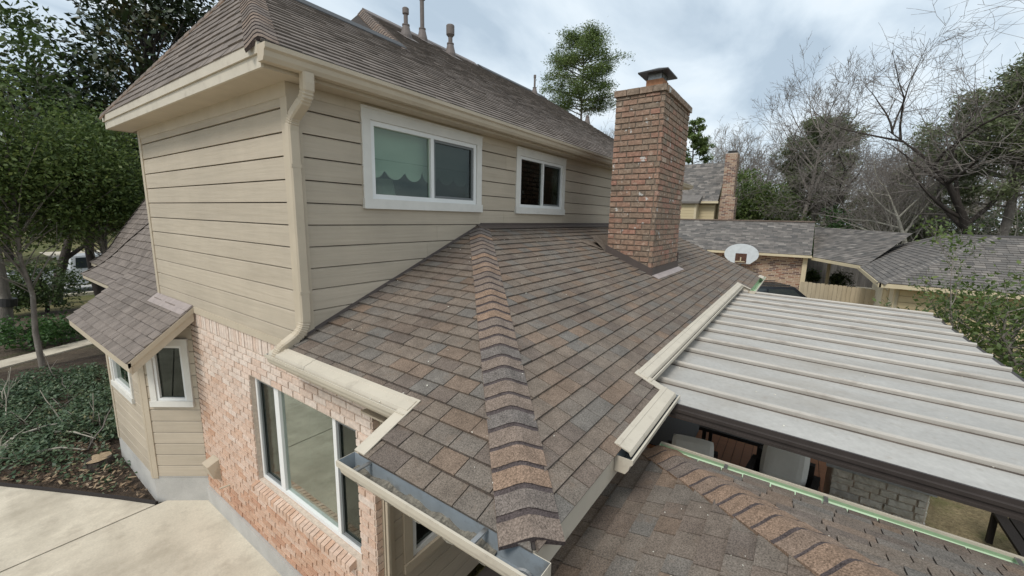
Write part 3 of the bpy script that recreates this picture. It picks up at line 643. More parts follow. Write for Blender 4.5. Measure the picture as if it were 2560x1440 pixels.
b = MB(); b.box((1.222, 6.575, 2.30), (1.246, 10.15, 2.425)); obj('fascia', b, 'trim', house)
b = MB(); b.box((1.247, 7.6, 2.30), (1.49, 10.1, 2.315)); obj('soffit', b, 'trim', house)
tp_ = lambda u: bt(B_[0] + U1[0] * u) - .095
b = MB(); gq = lambda u, z, n_: B_ + U1 * u + Z_ * z + N1 * n_
b.hexa([gq(0, 2.4, -.05), gq(L1, 2.4, -.05), gq(L1, 2.4, .0), gq(0, 2.4, .0), gq(0, tp_(0), -.05), gq(L1, tp_(L1), -.05), gq(L1, tp_(L1), .0), gq(0, tp_(0), .0)]); bw2 = obj('bay_wall', b, 'siding', house)
for k in range(3):
    z0, z1 = 2.518 + .1765 * k, 2.518 + .1765 * (k + 1) - .004
    ua = max(.05, (min(z0 + .02, 9) + .095 - bt(B_[0])) / s3 / U1[0]); ub = L1; uc = max(ua, min(L1, (z1 + .095 - bt(B_[0])) / s3 / U1[0]))
    if ua > L1 - .03: continue
    b = MB(); zt = lambda u: min(z1, tp_(u))
    b.hexa([gq(ua, z0 + .002, -.01), gq(ub, z0 + .002, -.01), gq(ub, z0 + .002, .016), gq(ua, z0 + .002, .016), gq(ua, max(zt(ua), z0 + .006), -.01), gq(ub, zt(ub), -.01), gq(ub, zt(ub), .014), gq(ua, max(zt(ua), z0 + .006), .014)]); obj('siding_board', b, 'siding', bw2)
b = MB(); b.obox(V(WX - .16, 6.61, bt(WX - .16) + .018), Y_, S, unit(np.cross(Y_, S)) * -1, 0, 1.42, 0, .17, -.001, .006)
obj('apron_flashing', b, 'flashing_pink', house, label='pinkish metal flashing along the head of the small roof')
b = MB(); b.hexa([(WX - .10, 6.30, .62), (WX - .0, 6.30, .56), (WX - .0, 6.56, .56), (WX - .10, 6.56, .62), (WX - .15, 6.33, .80), (WX - .0, 6.33, .86), (WX - .0, 6.53, .86), (WX - .15, 6.53, .80)])
obj('vent_hood', b, 'trim', house, label='beige hood low on the brick wall beside the bay')
b = MB(); b.tube([(WX, 6.02, .60), (WX - .12, 6.06, .585)], .012, 8); obj('pipe_stub', b, 'trim', house)

# --- flared front roofs beyond the wall's far end
def flare(x0, ya, yb, rng, hipf):
    prof = [(0, 2.86), (.16, 2.965), (.30, 3.09), (.42, 3.235), (.52, 3.40), (.61, 3.57), (1.35, 4.68), (2.1, 5.80)]
    cum = [0]
    for (a, z), (c, d) in zip(prof, prof[1:]): cum.append(cum[-1] + math.hypot(c - a, d - z))
    def at(v):
        for k in range(len(prof) - 1):
            if v <= cum[k + 1] or k == len(prof) - 2:
                t = (v - cum[k]) / (cum[k + 1] - cum[k]); (a, z), (c, d) = prof[k], prof[k + 1]
                return a + (c - a) * t, z + (d - z) * t, unit(V(-(d - z), 0, c - a))
    yh = lambda v: yb - (at(v)[1] - 2.86) * hipf
    fn = lambda u, v: V(x0 + at(v)[0], ya + u, at(v)[1])
    b = MB(); vs = cum
    for v0, v1 in zip(vs, vs[1:]): b.poly([fn(0, v0), fn(yh(v0) - ya, v0), fn(yh(v1) - ya, v1), fn(0, v1)])
    back = [V(x0 + 3.2, yh(v) if k else yb, at(v)[1]) for k, v in enumerate(vs)]
    for k in range(len(vs) - 1): b.poly([fn(yh(vs[k]) - ya, vs[k]), back[k], back[k + 1], fn(yh(vs[k + 1]) - ya, vs[k + 1])])
    rf = obj('front_roof', b, 'deck', house)
    pieces('shingle', shingle_pieces(fn, lambda u, v: at(v)[2], 0, cum[-1], lambda v: 0, lambda v: yh(v) - ya, rng, expo=.15, w=(.13, .27), tones=wtone), 'shingle_weathered', rf, 40, 'shingle_field')
    cb = MB()
    vv = np.linspace(0, cum[-1], 30); ps = [fn(yh(v) - ya, v) + V(-.012, .012, .018) for v in vv]
    for p, q in zip(ps, ps[1:]):
        d = unit(q - p); s_ = V(-.015, -.09, 0); t_ = V(.09, .01, 0)
        cb.poly([p + s_, p, q, q + s_], .6); cb.poly([p, p + t_, q + t_, q], .6)
    obj('hip_cap', cb, 'shingle_weathered', rf)
    b = MB(); b.box((x0 + .02, ya, 2.76), (x0 + .05, yb - .02, 2.855)); b.box((x0 + .02, ya, 2.76), (x0 + .45, yb - .02, 2.775)); obj('fascia', b, 'trim', house)
    b = MB(); b.box((x0 + .35, ya, 0), (x0 + .5, yb - .35, 2.77)); obj('front_wall', b, 'brick_pink', house)
flare(1.84, 8.0, 12.85, random.Random(41), 1.36)
flare(2.42, 11.0, 15.5, random.Random(42), .12)

# --- upper roof
EX, EY, EZ, pL, pR = 1.66, 3.58, 5.60, 1.5, .64
YF = 8.30; yr1 = (EY + YF) / 2; zr1 = EZ + (yr1 - EY) * pR; xr1 = EX + (zr1 - EZ) / pL
yr2 = 8.2; zr2 = EZ + (yr2 - EY) * pR; xr2 = 5.95; xh2 = xr2 - (zr2 - zr1) / pL; XE = 16.3; XG = 13.4
E1, F1, T1 = V(EX, EY, EZ), V(EX, YF, EZ), V(xr1, yr1, zr1); T1e = V(xh2, yr1, zr1); T2 = V(xr2, yr2, zr2); T2e = V(XG, yr2, zr2)
b = MB()
b.poly([E1, F1, T1]); XM = XE - (yr1 - EY) / (yr2 - EY) * (XE - XG); b.poly([E1, V(XE, EY, EZ), V(XM, yr1, zr1), T1]); b.poly([T1e, V(XM, yr1, zr1), T2e, T2]); b.poly([F1, V(xh2 + .5, YF, EZ), V(xh2 + .5, yr1, zr1), T1])
b.poly([V(xh2 - .95, 12.8, EZ), V(XE, 12.8, EZ), T2e, T2]); b.poly([T1e, T2, V(xh2 - .95, 12.8, EZ), V(xh2 - .95, 9, EZ)]); b.poly([V(XE, EY, EZ), V(XE, 12.8, EZ), T2e])
up = obj('upper_roof', b, 'deck', house)
ru = random.Random(51)
S = unit(V(1, 0, pL)); fn, nr, NL = flat_face(V(EX - .02 / pL, YF, EZ - .02), -Y_, S); Lh = np.linalg.norm(V(xr1 - EX, 0, zr1 - EZ))
WL = YF - EY; k1 = (WL / 2) / Lh
pl_ = shingle_pieces(fn, nr, 0, Lh, lambda v: v * k1, lambda v: WL - v * k1, ru, expo=.138, w=(.13, .27), th=.012, tones=wtone)
pieces('shingle', pl_, 'shingle_weathered', up, 130, 'shingle_field')
S = unit(V(0, 1, pR)); fn, nr, NR = flat_face(V(EX, EY - .02, EZ - .02 * pR), X_, S); Ls = np.linalg.norm(V(0, yr2 - EY, zr2 - EZ)); Lr1 = np.linalg.norm(V(0, yr1 - EY, zr1 - EZ))
def uLf(v):
    if v <= Lr1: return v / Lr1 * (xr1 - EX)
    return (xh2 - EX) + (v - Lr1) / (Ls - Lr1) * (xr2 - xh2)
pr_ = shingle_pieces(fn, nr, 0, Ls, uLf, lambda v: XE - EX - v / Ls * (XE - XG), ru, expo=.131, w=(.15, .30), th=.015, tones=wtone)
pieces('shingle', pr_, 'shingle_weathered', up, 130, 'shingle_field')
def facedirs(p0, p1, Na, Nb):
    ax = unit(p1 - p0); a = np.cross(ax, Na); c = np.cross(ax, Nb)
    a = a if a[2] < 0 else -a; c = c if c[2] < 0 else -c
    return unit(a), unit(c)
d1, d2 = facedirs(E1, T1, NL, NR)
captone = lambda r: r.uniform(.15, .62)
for q, c in hip_caps(E1 + V(0, -.0, .0), T1, d1, d2, ru, w=.155, tones=captone): obj('hip_cap', q, 'shingle_cap', up)
d1, d2 = facedirs(T1e, T2, NL, NR)
for q, c in hip_caps(T1e - unit(T2 - T1e) * .35, T2, d1, d2, ru, w=.15, tones=captone): obj('hip_cap', q, 'shingle_cap', up)
Nf = unit(V(0, pR, 1)); d1, d2 = facedirs(F1, T1, NL, Nf)
for q, c in hip_caps(F1, T1, d1, d2, ru, w=.14, tones=captone): obj('hip_cap', q, 'shingle_cap', up)
for (xa, xb, yy, zz) in ((xr1, xh2 + .05, yr1, zr1), (xr2, 9.6, yr2, zr2), (9.75, XG, yr2, zr2)):
    b = MB(); b.sweep([(-.17, -.17 * pR + .012), (-.165, -.165 * pR + .035), (0, .055), (.165, -.165 * pR + .035), (.17, -.17 * pR + .012), (0, .02)], (xa, yy, zz), (xb, yy, zz), Y_); obj('ridge_vent', b, 'black_metal' if xa != xr2 else 'vent_paint', up)
# eaves of the upper roof
b = MB(); b.box((EX + .0225, EY + .03, 5.411), (WX - .024, YF - .03, 5.425)); b.box((WX - .0235, EY + .03, 5.411), (XE, WY - .03, 5.425)); obj('soffit', b, 'trim', house)
b = MB(); b.box((EX - .0, EY + .004, 5.405), (EX + .022, YF, 5.50)); obj('fascia', b, 'trim_light', house)
b = MB(); b.box((EX - .018, EY + .003, 5.502), (EX + .02, YF + .01, 5.585)); obj('fascia_moulding', b, 'trim_light', house)
b = MB(); b.box((EX + .023, EY + .004, 5.405), (XE, EY + .026, 5.585)); obj('fascia', b, 'trim', house)
b = MB(); b.box((EX, YF - .02, 5.405), (XE, YF, 5.585)); obj('fascia', b, 'trim', house)
gutter(house, (EX - .02, EY - .002, EZ - .045), (XE, EY - .002, EZ - .045), -Y_, m='trim', k=1.05)
b = MB(); b.box((EX - .022, EY - .03, EZ - .02), (EX + .1, EY + .03, EZ + .02)); 
# downspout from the upper gutter to the lower one
pth = [(1.99, 3.525, 5.44)] + bez((1.99, 3.525, 5.36), (1.99, 3.525, 5.25), (1.98, 3.63, 5.19), 4) + bez((1.972, 3.68, 5.15), (1.965, 3.76, 5.10), (1.962, 3.765, 5.00), 4) + [(1.962, 3.765, 3.40)] + bez((1.962, 3.765, 3.33), (1.962, 3.765, 3.20), (1.87, 3.78, 3.14), 5) + bez((1.81, 3.79, 3.10), (1.725, 3.80, 3.06), (1.712, 3.80, 2.985), 5)
mbp = rect_pipe(pth, .10, .085, X_, rib=(2, 3, 7, 8, 13, 14, 15, 16, 19, 20, 21, 22), n_rib=4)
ds = obj('downspout', mbp, 'trim', house)
for zz in (4.69, 3.55):
    b = MB(); b.box((1.962 - .047, 3.765 - .044, zz), (1.962 + .047, WY, zz + .028)); obj('strap', b, 'trim', ds)

# --- lower roof
HT = V(4.6, 3.82, 4.155); sL = (4.155 - 3.12) / (4.6 - 1.993); LX = 1.355; LZ = 4.155 - sL * (4.6 - LX); LYc = .80; sR = (4.155 - LZ) / (3.82 - LYc)
XR = 12.85; EXL1, EYR1 = 1.755, 1.02       # set-back eaves: left one beyond y 2.03, right one between x 3.42 and 10.05
zl = lambda x: 4.155 - sL * (4.6 - x); zr = lambda y: 4.155 - sR * (3.82 - y)
COR = V(LX, LYc, LZ)
b = MB(); th = .10
b.poly([COR, HT, V(EXL1 + .0, 3.82, zl(EXL1)), V(EXL1, 2.03, zl(EXL1)), V(LX, 2.03, LZ)])
b.poly([COR, V(3.42, LYc, LZ), V(3.42, EYR1, zr(EYR1)), V(10.05, EYR1, zr(EYR1)), V(10.05, LYc, LZ), V(XR, LYc, LZ), V(XR, 3.82, 4.155), HT])
low = obj('lower_roof', b, 'deck', house)
rl = random.Random(61)
S = unit(V(1, 0, sL)); fn, nr, NL = flat_face(V(LX - .015, LYc, LZ - .006), Y_, S)
Lf = np.linalg.norm(V(4.6 - LX, 0, 4.155 - LZ)) ; vj = np.linalg.norm(V(EXL1 - LX, 0, zl(EXL1) - LZ)) - .02
kh = (3.82 - LYc) / Lf
uR_ = lambda v: (2.03 - LYc + .012) if v < vj - .005 else (3.80 - LYc)
stone_t = lambda r: max(0, min(.9, r.choice((0.05, .12, .25, .3, .35, .42, .5, .55, .7, .72, .84)) + r.uniform(-.04, .04)))
P1 = shingle_pieces(fn, nr, 0, vj, lambda v: v * kh, lambda v: 2.03 - LYc + .012, rl, expo=vj / 3.0, w=(.16, .26), tones=stone_t)
P1 += shingle_pieces(fn, nr, vj, Lf, lambda v: v * kh, lambda v: 3.805 - LYc, rl, w=(.16, .26), tones=stone_t)
S = unit(V(0, 1, sR)); fn, nr, NR = flat_face(V(LX, LYc - .015, LZ - .006), X_, S)
Lg = np.linalg.norm(V(0, 3.82 - LYc, 4.155 - LZ)); vk = np.linalg.norm(V(0, EYR1 - LYc, zr(EYR1) - LZ)) - .02; kg = (4.6 - LX) / Lg
P1 += shingle_pieces(fn, nr, 0, vk, lambda v: v * kg, lambda v: 3.42 - LX + .012, rl, expo=vk / 2.0, w=(.16, .26), tones=stone_t)
P1 += shingle_pieces(fn, nr, 0, vk, lambda v: 10.04 - LX, lambda v: XR - LX, rl, expo=vk / 2.0, w=(.16, .26), tones=stone_t)
P1 += shingle_pieces(fn, nr, vk, Lg, lambda v: v * kg, lambda v: XR - LX, rl, w=(.16, .26), tones=stone_t)
pieces('shingle', P1, 'shingle', low, 300, 'shingle_field')
d1, d2 = facedirs(COR, HT, NL, NR)
ct2 = lambda r: r.choice((.0, .15, .35, .45, .5, .6, .75, .88))
for q, c in hip_caps(COR + unit(HT - COR) * .035, HT - unit(HT - COR) * .02, d1, d2, rl, expo=.139, w=.165, tones=ct2, lift=.018): obj('hip_cap', q, 'shingle_cap', low)
# wall flashing where the roof meets the siding
b = MB(); b.hexa([(1.99, WY - .035, zl(1.99) + .012), (4.6, WY - .035, 4.167), (4.6, WY - .022, 4.167), (1.99, WY - .022, zl(1.99) + .012), (1.99, WY - .03, zl(1.99) + .045), (4.6, WY - .03, 4.20), (4.6, WY - .022, 4.20), (1.99, WY - .022, zl(1.99) + .045)])
b.box((4.6, WY - .036, 4.15), (XR, WY - .022, 4.205)); b.hexa([(4.5, WY - .14, 4.125), (XR, WY - .14, 4.125), (XR, WY - .03, 4.172), (4.5, WY - .03, 4.172), (4.5, WY - .14, 4.133), (XR, WY - .14, 4.133), (XR, WY - .03, 4.18), (4.5, WY - .03, 4.18)]); obj('wall_flashing', b, 'flashing_brown', house)
# eave boards, soffits
def board(lo, hi, m='trim', nm='fascia'): return bpart(nm, lo, hi, m, house)
board((EXL1 + .0, 2.03, zl(EXL1) - .16), (EXL1 + .02, 3.80, zl(EXL1) - .012)); board((LX + .0, LYc + .022, LZ - .17), (LX + .02, 2.05, LZ - .012)); board((LX, LYc, LZ - .17), (3.42, LYc + .02, LZ - .012), 'trim_light')
board((3.40, EYR1, zr(EYR1) - .16), (10.06, EYR1 + .02, zr(EYR1) - .012)); board((10.03, LYc, LZ - .17), (XR, LYc + .02, LZ - .012))
for (a, c, zf) in ((V(LX, 2.03, 0), V(EXL1, 2.03, 0), lambda p: zl(p[0])), (V(3.42, LYc, 0), V(3.42, EYR1, 0), lambda p: zr(p[1])), (V(10.05, LYc, 0), V(10.05, EYR1, 0), lambda p: zr(p[1]))):
    d = unit(c - a); n = V(-d[1], d[0], 0) * .012; q = MB()
    q.hexa([tuple(p + s * n + Z_ * (zf(p) - .15)) for p, s in ((a, -1), (c, -1), (c, 1), (a, 1))] + [tuple(p + s * n + Z_ * (zf(p) + .004)) for p, s in ((a, -1), (c, -1), (c, 1), (a, 1))]); obj('rake_board', q, 'trim_light', house)
    q = MB(); n2 = V(-d[1], d[0], 0)     # light metal strip folded over the step in the eave
    q.hexa([tuple(p + n2 * s + Z_ * (zf(p) + .018)) for p, s in ((a - d * .02, -.045), (c + d * .03, -.045), (c + d * .03, .05), (a - d * .02, .05))] + [tuple(p + n2 * s + Z_ * (zf(p) + .026)) for p, s in ((a - d * .02, -.045), (c + d * .03, -.045), (c + d * .03, .05), (a - d * .02, .05))]); obj('edge_metal', q, 'trim_light', house)
b = MB(); b.box((LX + .022, LYc + .022, LZ - .165), (EXL1 + .1, 2.02, LZ - .15)); b.box((EXL1 + .1, LYc + .022, LZ - .1655), (WX + .3, 2.78, LZ - .15)); b.box((EXL1 + .02, 2.03, 2.83), (WX, 3.8, 2.845)); b.box((WX + .31, LYc + .02, LZ - .164), (3.41, 2.78, LZ - .15)); b.box((3.41, EYR1 + .03, LZ - .02), (10.02, 2.78, LZ - .005)); b.box((10.03, LYc + .03, LZ - .163), (XR - .02, 2.78, LZ - .15)); obj('soffit', b, 'trim', house)
b = MB(); b.hexa([(XR - .02, LYc, LZ - .17), (XR, LYc, LZ - .17), (XR, 3.9, zr(3.9) - .17), (XR - .02, 3.9, zr(3.9) - .17), (XR - .02, LYc, LZ - .01), (XR, LYc, LZ - .01), (XR, 3.9, zr(3.9) - .01), (XR - .02, 3.9, zr(3.9) - .01)]); obj('rake_board', b, 'trim', house)
# gutters of the lower roof
g1 = gutter(house, (EXL1 - .003, 3.90, zl(EXL1) - .012), (EXL1 - .003, 2.0, zl(EXL1) - .012), -X_, guard=.032, seams=[0, .62, 1.9], k=.9)
g2 = gutter(house, (LX - .003, 2.10, LZ - .012), (LX - .003, LYc - .085, LZ - .012), -X_, hangers=(.16, 1.04), sludge=True, k=1.04)
b = MB(); cx_, cy_ = LX - .062, LYc + .03
rings = [(.052, -.108), (.056, -.094), (.050, -.088), (.040, -.092), (.038, -.108)]
b.lathe((cx_, cy_, LZ - .012), [(r * 1.05, z * 1.08) for r, z in rings], 20); obj('outlet', b, 'galvanised', g2)
b = rect_pipe([(cx_, cy_, LZ - .13), (cx_, cy_, 2.2), (cx_, cy_, .05)], .085, .07, X_); obj('downspout', b, 'trim_light', house)
g3 = gutter(house, (3.40, EYR1 - .003, zr(EYR1) - .012), (10.07, EYR1 - .003, zr(EYR1) - .012), -Y_, guard=.032, k=.86, seams=[0, 2.2, 3.6, 5.0, 6.05, 6.67])
g4 = gutter(house, (2.30, LYc - .003, LZ - .012), (3.47, LYc - .003, LZ - .012), -Y_, guard=.032, k=.92, seams=[.05, 1.16])
g5 = gutter(house, (10.0, LYc - .003, LZ - .012), (XR + .02, LYc - .003, LZ - .012), -Y_, inner='gutter_green', guard=.036, seams=[2.3, 2.8])
# porch wall set back under the hip roof
siding(house, V(WX + .06, 2.80, 0), X_, -Y_, 0, 10.6, [.1 + .2 * k for k in range(15)], [(.24, 1.42, .84, 2.2)], rs, wall_name='porch_wall', jn=False, th=.016)
window(house, V(WX + .06 + .33, 2.80, .97), X_, -Y_, 1.0, 1.2, tw=.10, sill=.1, fw=.055, glassm=('glass_dark',), sd=.1, tm='trim')
bpart('corner_trim', (WX + .07, 2.765, 0), (WX + .17, 2.80, 2.7), 'trim', house)
b = rect_pipe([(WX + .09, 2.74, 2.6), (WX + .09, 2.74, .1)], .035, .03, X_); obj('conduit', b, 'trim', house)

# --- brick chimney
CX0, CX1, CY0, CY1, CZ0, CZ1 = 6.88, 8.52, 2.0, 2.79, 3.15, 6.27
b = MB(); b.box((CX0 + .006, CY0 + .006, 2.9), (CX1 - .006, CY1 - .006, CZ1 + .01)); ch = obj('chimney', b, 'mortar_dark', house)
rc = random.Random(71)
tone_ch = lambda r, u, z: max(0, min(1, (.12 if z > 6.0 else .36) + r.gauss(0, .24)))
st1 = lambda row: (0.0, 0.052 if row % 2 else 0.0); st2 = lambda row: (0.0 if row % 2 else .052, 0.052 if row % 2 else 0.0)
pc = bricks(V(CX0, CY1, 0), -Y_, -X_, 0, CY1 - CY0, CZ0, CZ1, .243, .0905, .013, [], rc, tone_ch, start=st1, jit=.004)
pc += bricks(V(CX0, CY0, 0), X_, -Y_, 0, CX1 - CX0, CZ0, CZ1, .235, .0905, .013, [], rc, tone_ch, start=lambda row: (.052 if row % 2 == 0 else 0.0, 0.0), jit=.004)
pc += bricks(V(CX1, CY0, 0), Y_, X_, 0.045, CY1 - CY0, CZ0, CZ1, .243, .0905, .013, [], rc, tone_ch, jit=.004)
pc += bricks(V(CX1, CY1, 0), -X_, Y_, 0.045, CX1 - CX0 - .045, CZ0, CZ1, .235, .0905, .013, [], rc, tone_ch, jit=.004)
pieces('brick', pc, 'brick_brown', ch, 300, 'brick_field')
for (P, U, N, Lc) in ((V(CX0 - .03, CY1 + .03, 0), -Y_, -X_, CY1 - CY0 + .06), (V(CX0 + .06, CY0 - .03, 0), X_, -Y_, CX1 - CX0 - .03), (V(CX1 + .03, CY0 + .06, 0), Y_, X_, CY1 - CY0 - .03)):
    n = max(2, int(Lc / .21)); e = Lc / n
    for k in range(n):
        q = MB(); q.obox(P, U, Z_, N, k * e + .005, (k + 1) * e - .005, CZ1 + .012, CZ1 + .105, -.10, .008 + rc.uniform(-.004, .004), rc.uniform(0, .25)); obj('brick', q, 'brick_brown', ch)
bpart('crown', (CX0 + .0, CY0 + .0, CZ1 + .02), (CX1 - .0, CY1 - .0, CZ1 + .098), 'stone_slab', ch)
fx, fy, fz = 7.62, 2.36, CZ1 + .09
b = MB(); b.box((fx - .17, fy - .14, fz), (fx + .17, fy + .14, fz + .29)); obj('flue', b, 'terracotta', ch)
b = MB()
for k in range(25):
    t = k / 24
    for s in (-1, 1):
        b.box((fx - .15 + .30 * t - .003, fy + s * .12 - .003, fz + .28), (fx - .15 + .30 * t + .003, fy + s * .12 + .003, fz + .41)); b.box((fx + s * .15 - .003, fy - .12 + .24 * t - .003, fz + .28), (fx + s * .15 + .003, fy - .12 + .24 * t + .003, fz + .41))
for k in range(9):
    z = fz + .29 + k * .014
    for s in (-1, 1): b.box((fx - .15, fy + s * .12 - .002, z), (fx + .15, fy + s * .12 + .002, z + .004)); b.box((fx + s * .15 - .002, fy - .12, z), (fx + s * .15 + .002, fy + .12, z + .004))
obj('spark_mesh', b, 'galvanised', ch)
b = MB(); z0 = fz + .40; hw, hd = .30, .25
cs = [V(fx - hw, fy - hd, z0), V(fx + hw, fy - hd, z0), V(fx + hw, fy + hd, z0), V(fx - hw, fy + hd, z0)]; ap = V(fx, fy, z0 + .12)
for a, c in zip(cs, cs[1:] + cs[:1]): b.poly([a, c, ap]); b.poly([a, a - Z_ * .022, c - Z_ * .022, c])
b.poly([p - Z_ * .022 for p in cs][::-1]); obj('chimney_cap', b, 'black_metal', ch)
# flashing round its foot
b = MB(); q = lambda x, y, dz: (x, y, zr(y) + dz)
b.hexa([q(CX0 - .035, CY0 - .03, -.02), q(CX0 - .02, CY0 - .03, -.02), q(CX0 - .02, CY1 + .02, -.02), q(CX0 - .035, CY1 + .02, -.02), q(CX0 - .028, CY0 - .03, .13), q(CX0 - .012, CY0 - .03, .13), q(CX0 - .012, CY1 + .02, .13), q(CX0 - .028, CY1 + .02, .13)])
b.box((CX0 - .034, CY0 - .031, zr(CY0) - .03), (CX1 + .02, CY0 - .014, zr(CY0) + .13)); b.box((CX1 + .012, CY0 - .03, zr(CY0) - .03), (CX1 + .03, CY1, zr(CY0) + .3)); obj('chimney_flashing', b, 'flashing_brown', house)
b = MB(); b.hexa([q(CX0 - .02, CY0 - .14, .019), q(CX1 + .10, CY0 - .14, .019), q(CX1 + .10, CY0 - .03, .019), q(CX0 - .02, CY0 - .03, .019), q(CX0 - .02, CY0 - .14, .027), q(CX1 + .10, CY0 - .14, .027), q(CX1 + .10, CY0 - .03, .027), q(CX0 - .02, CY0 - .03, .027)]); obj('apron_flashing', b, 'flashing_pink', house)
b = MB(); b.poly([q(CX0 - .3, CY1 + .35, .03), q(CX0 - .02, CY1 + .0, .03), q(CX1, CY1, .03), q(CX1, CY1 + .35, .03)]); b.poly([(CX0 - .05, CY1 + .01, zr(CY1) + .02), (CX1, CY1 + .01, zr(CY1) + .02), (CX1, CY1 + .3, zr(CY1 + .3) + .16), (CX0 - .05, CY1 + .3, zr(CY1 + .3) + .16)]); obj('cricket', b, 'shingle', house)

# --- plumbing vents and flue pipes on the upper roof
zu = lambda y: EZ + (y - EY) * pR
def vent(px_, y, prof, k=1.0, cap=None):
    c = V(px_, y, zu(y)); b = MB(); b.lathe(c, [(.155 * k, -.10), (.15 * k, .02), (.09 * k, .27 * k), (.10 * k, .28 * k), (.10 * k, .31 * k), (.06 * k, .32 * k)] + [(r * k, z * k) for r, z in prof], 18)
    v = obj('vent_pipe', b, 'vent_paint', house, smooth=False)
    f = MB(); S = unit(V(0, 1, pR)); N = unit(V(0, -pR, 1)); f.obox(c, X_, S, N, -.22 * k, .22 * k, -.32 * k, .16 * k, .018, .026); obj('flashing', f, 'vent_paint', v)
    if cap: q = MB(); q.lathe(c, [(r * k, z * k) for r, z in cap], 18); obj('vent_cap', q, 'vent_paint', v)
VP = [(6.3, 7.25), (7.5, 8.05), (8.1, 7.7), (12.5, 8.0), (14.3, 6.85)]
vent(*VP[0], [(.055, .33), (.055, .58)], .78, [(.06, .55), (.085, .57), (.085, .70), (.06, .72)])
vent(*VP[1], [(.06, .33), (.06, 1.12)], .82, [(.085, 1.07), (.10, 1.09), (.10, 1.15), (.075, 1.17), (.075, 1.20), (.10, 1.22), (.10, 1.27), (.06, 1.29)])
vent(*VP[2], [(.06, .33), (.06, .50)], .88, [(.065, .47), (.115, .53), (.115, .76), (.10, .78)])
vent(*VP[3], [(.05, .33), (.05, .80)], .66, [(.065, .76), (.065, .90), (.04, .91)])
vent(*VP[4], [(.06, .33), (.06, .40)], .7)

# ================================================================== PATIO COVER
pc_ = thing('patio_cover', 'flat pale metal patio cover with raised seams and dark bronze fascia', 'patio cover', (6.7, -.5, 0))
PX0, PX1, PY0, PY1 = 3.42, 10.08, .985, -2.02
zp = lambda y: 2.80 + (y - PY0) * .018 + .0
seams_x = [10.05 - .5655 * k for k in range(12)]
ex = [PX0] + sorted(seams_x)
for a, c in zip(ex, ex[1:]):
    b = MB(); g0 = .004
    for y0, y1 in ((PY0, PY1),):
        b.hexa([(a + g0, y1, zp(y1) - .012), (c - g0, y1, zp(y1) - .012), (c - g0, y0, zp(y0) - .012), (a + g0, y0, zp(y0) - .012), (a + g0, y1, zp(y1)), (c - g0, y1, zp(y1)), (c - g0, y0, zp(y0)), (a + g0, y0, zp(y0))])
    obj('roof_pan', b, 'pan_metal', pc_)
for x in seams_x:
    b = MB(); b.sweep([(-.019, 0), (-.019, .030), (-.014, .042), (-.005, .046), (.005, .046), (.012, .042), (.016, .030), (.016, 0)], (x, PY0, zp(PY0) + .001), (x, PY1 - .015, zp(PY1 - .015) + .001), X_, tone=.5); obj('seam_rib', b, 'pan_rib', pc_)
    b = MB(); b.sweep([(-.042, 0), (-.040, .003), (.030, .003), (.032, 0)], (x, PY0, zp(PY0) + .0005), (x, PY1, zp(PY1) + .0005), X_); obj('seam_shadow_flange', b, 'pan_rib_shadow', pc_)  # dark flange either side of the rib, the rib's shadow painted as colour
b = MB(); f = [(0, 0.003), (-.016, .003), (-.018, -.03), (-.034, -.034), (-.034, -.058), (-.022, -.062), (-.022, -.085), (-.036, -.088), (-.036, -.108), (0, -.11)]
b.sweep(f, (PX0, PY0 - .25, zp(PY0) - .0), (PX0, PY1 - .05, zp(PY1) - .0), X_); obj('fascia', b, 'dark_bronze', pc_)
b = MB(); b.box((PX0, PY1 - .06, zp(PY1) - .17), (PX1 + .02, PY1 - .012, zp(PY1) - .014)); obj('fascia', b, 'dark_bronze', pc_)
b = MB(); b.box((PX1 + .01, PY1, zp(PY1) - .17), (PX1 + .04, PY0 - .2, zp(PY1) - .014)); obj('fascia', b, 'dark_bronze', pc_)
for x in (3.62, 9.85): bpart('post', (x - .05, PY1 + .12, 0), (x + .05, PY1 + .22, zp(PY1) - .013), 'dark_bronze', pc_)
bpart('beam', (PX0 + .02, PY1 + .10, zp(PY1) - .16), (PX1, PY1 + .24, zp(PY1) - .02), 'dark_bronze', pc_)
# patio floor: boards
fl = MB(); fl.box((1.99, -1.15, -.06), (13, 2.76, -.012)); fl_o = obj('patio_floor', fl, 'deck', None, 'structure')
rp = random.Random(81)
for k in range(27):
    y = -1.15 + k * .146
    q = MB(); q.box((5.2, y + .004, -.02), (13, y + .142, .0), rp.random()); obj('floor_board', q, 'wood_floor', fl_o)

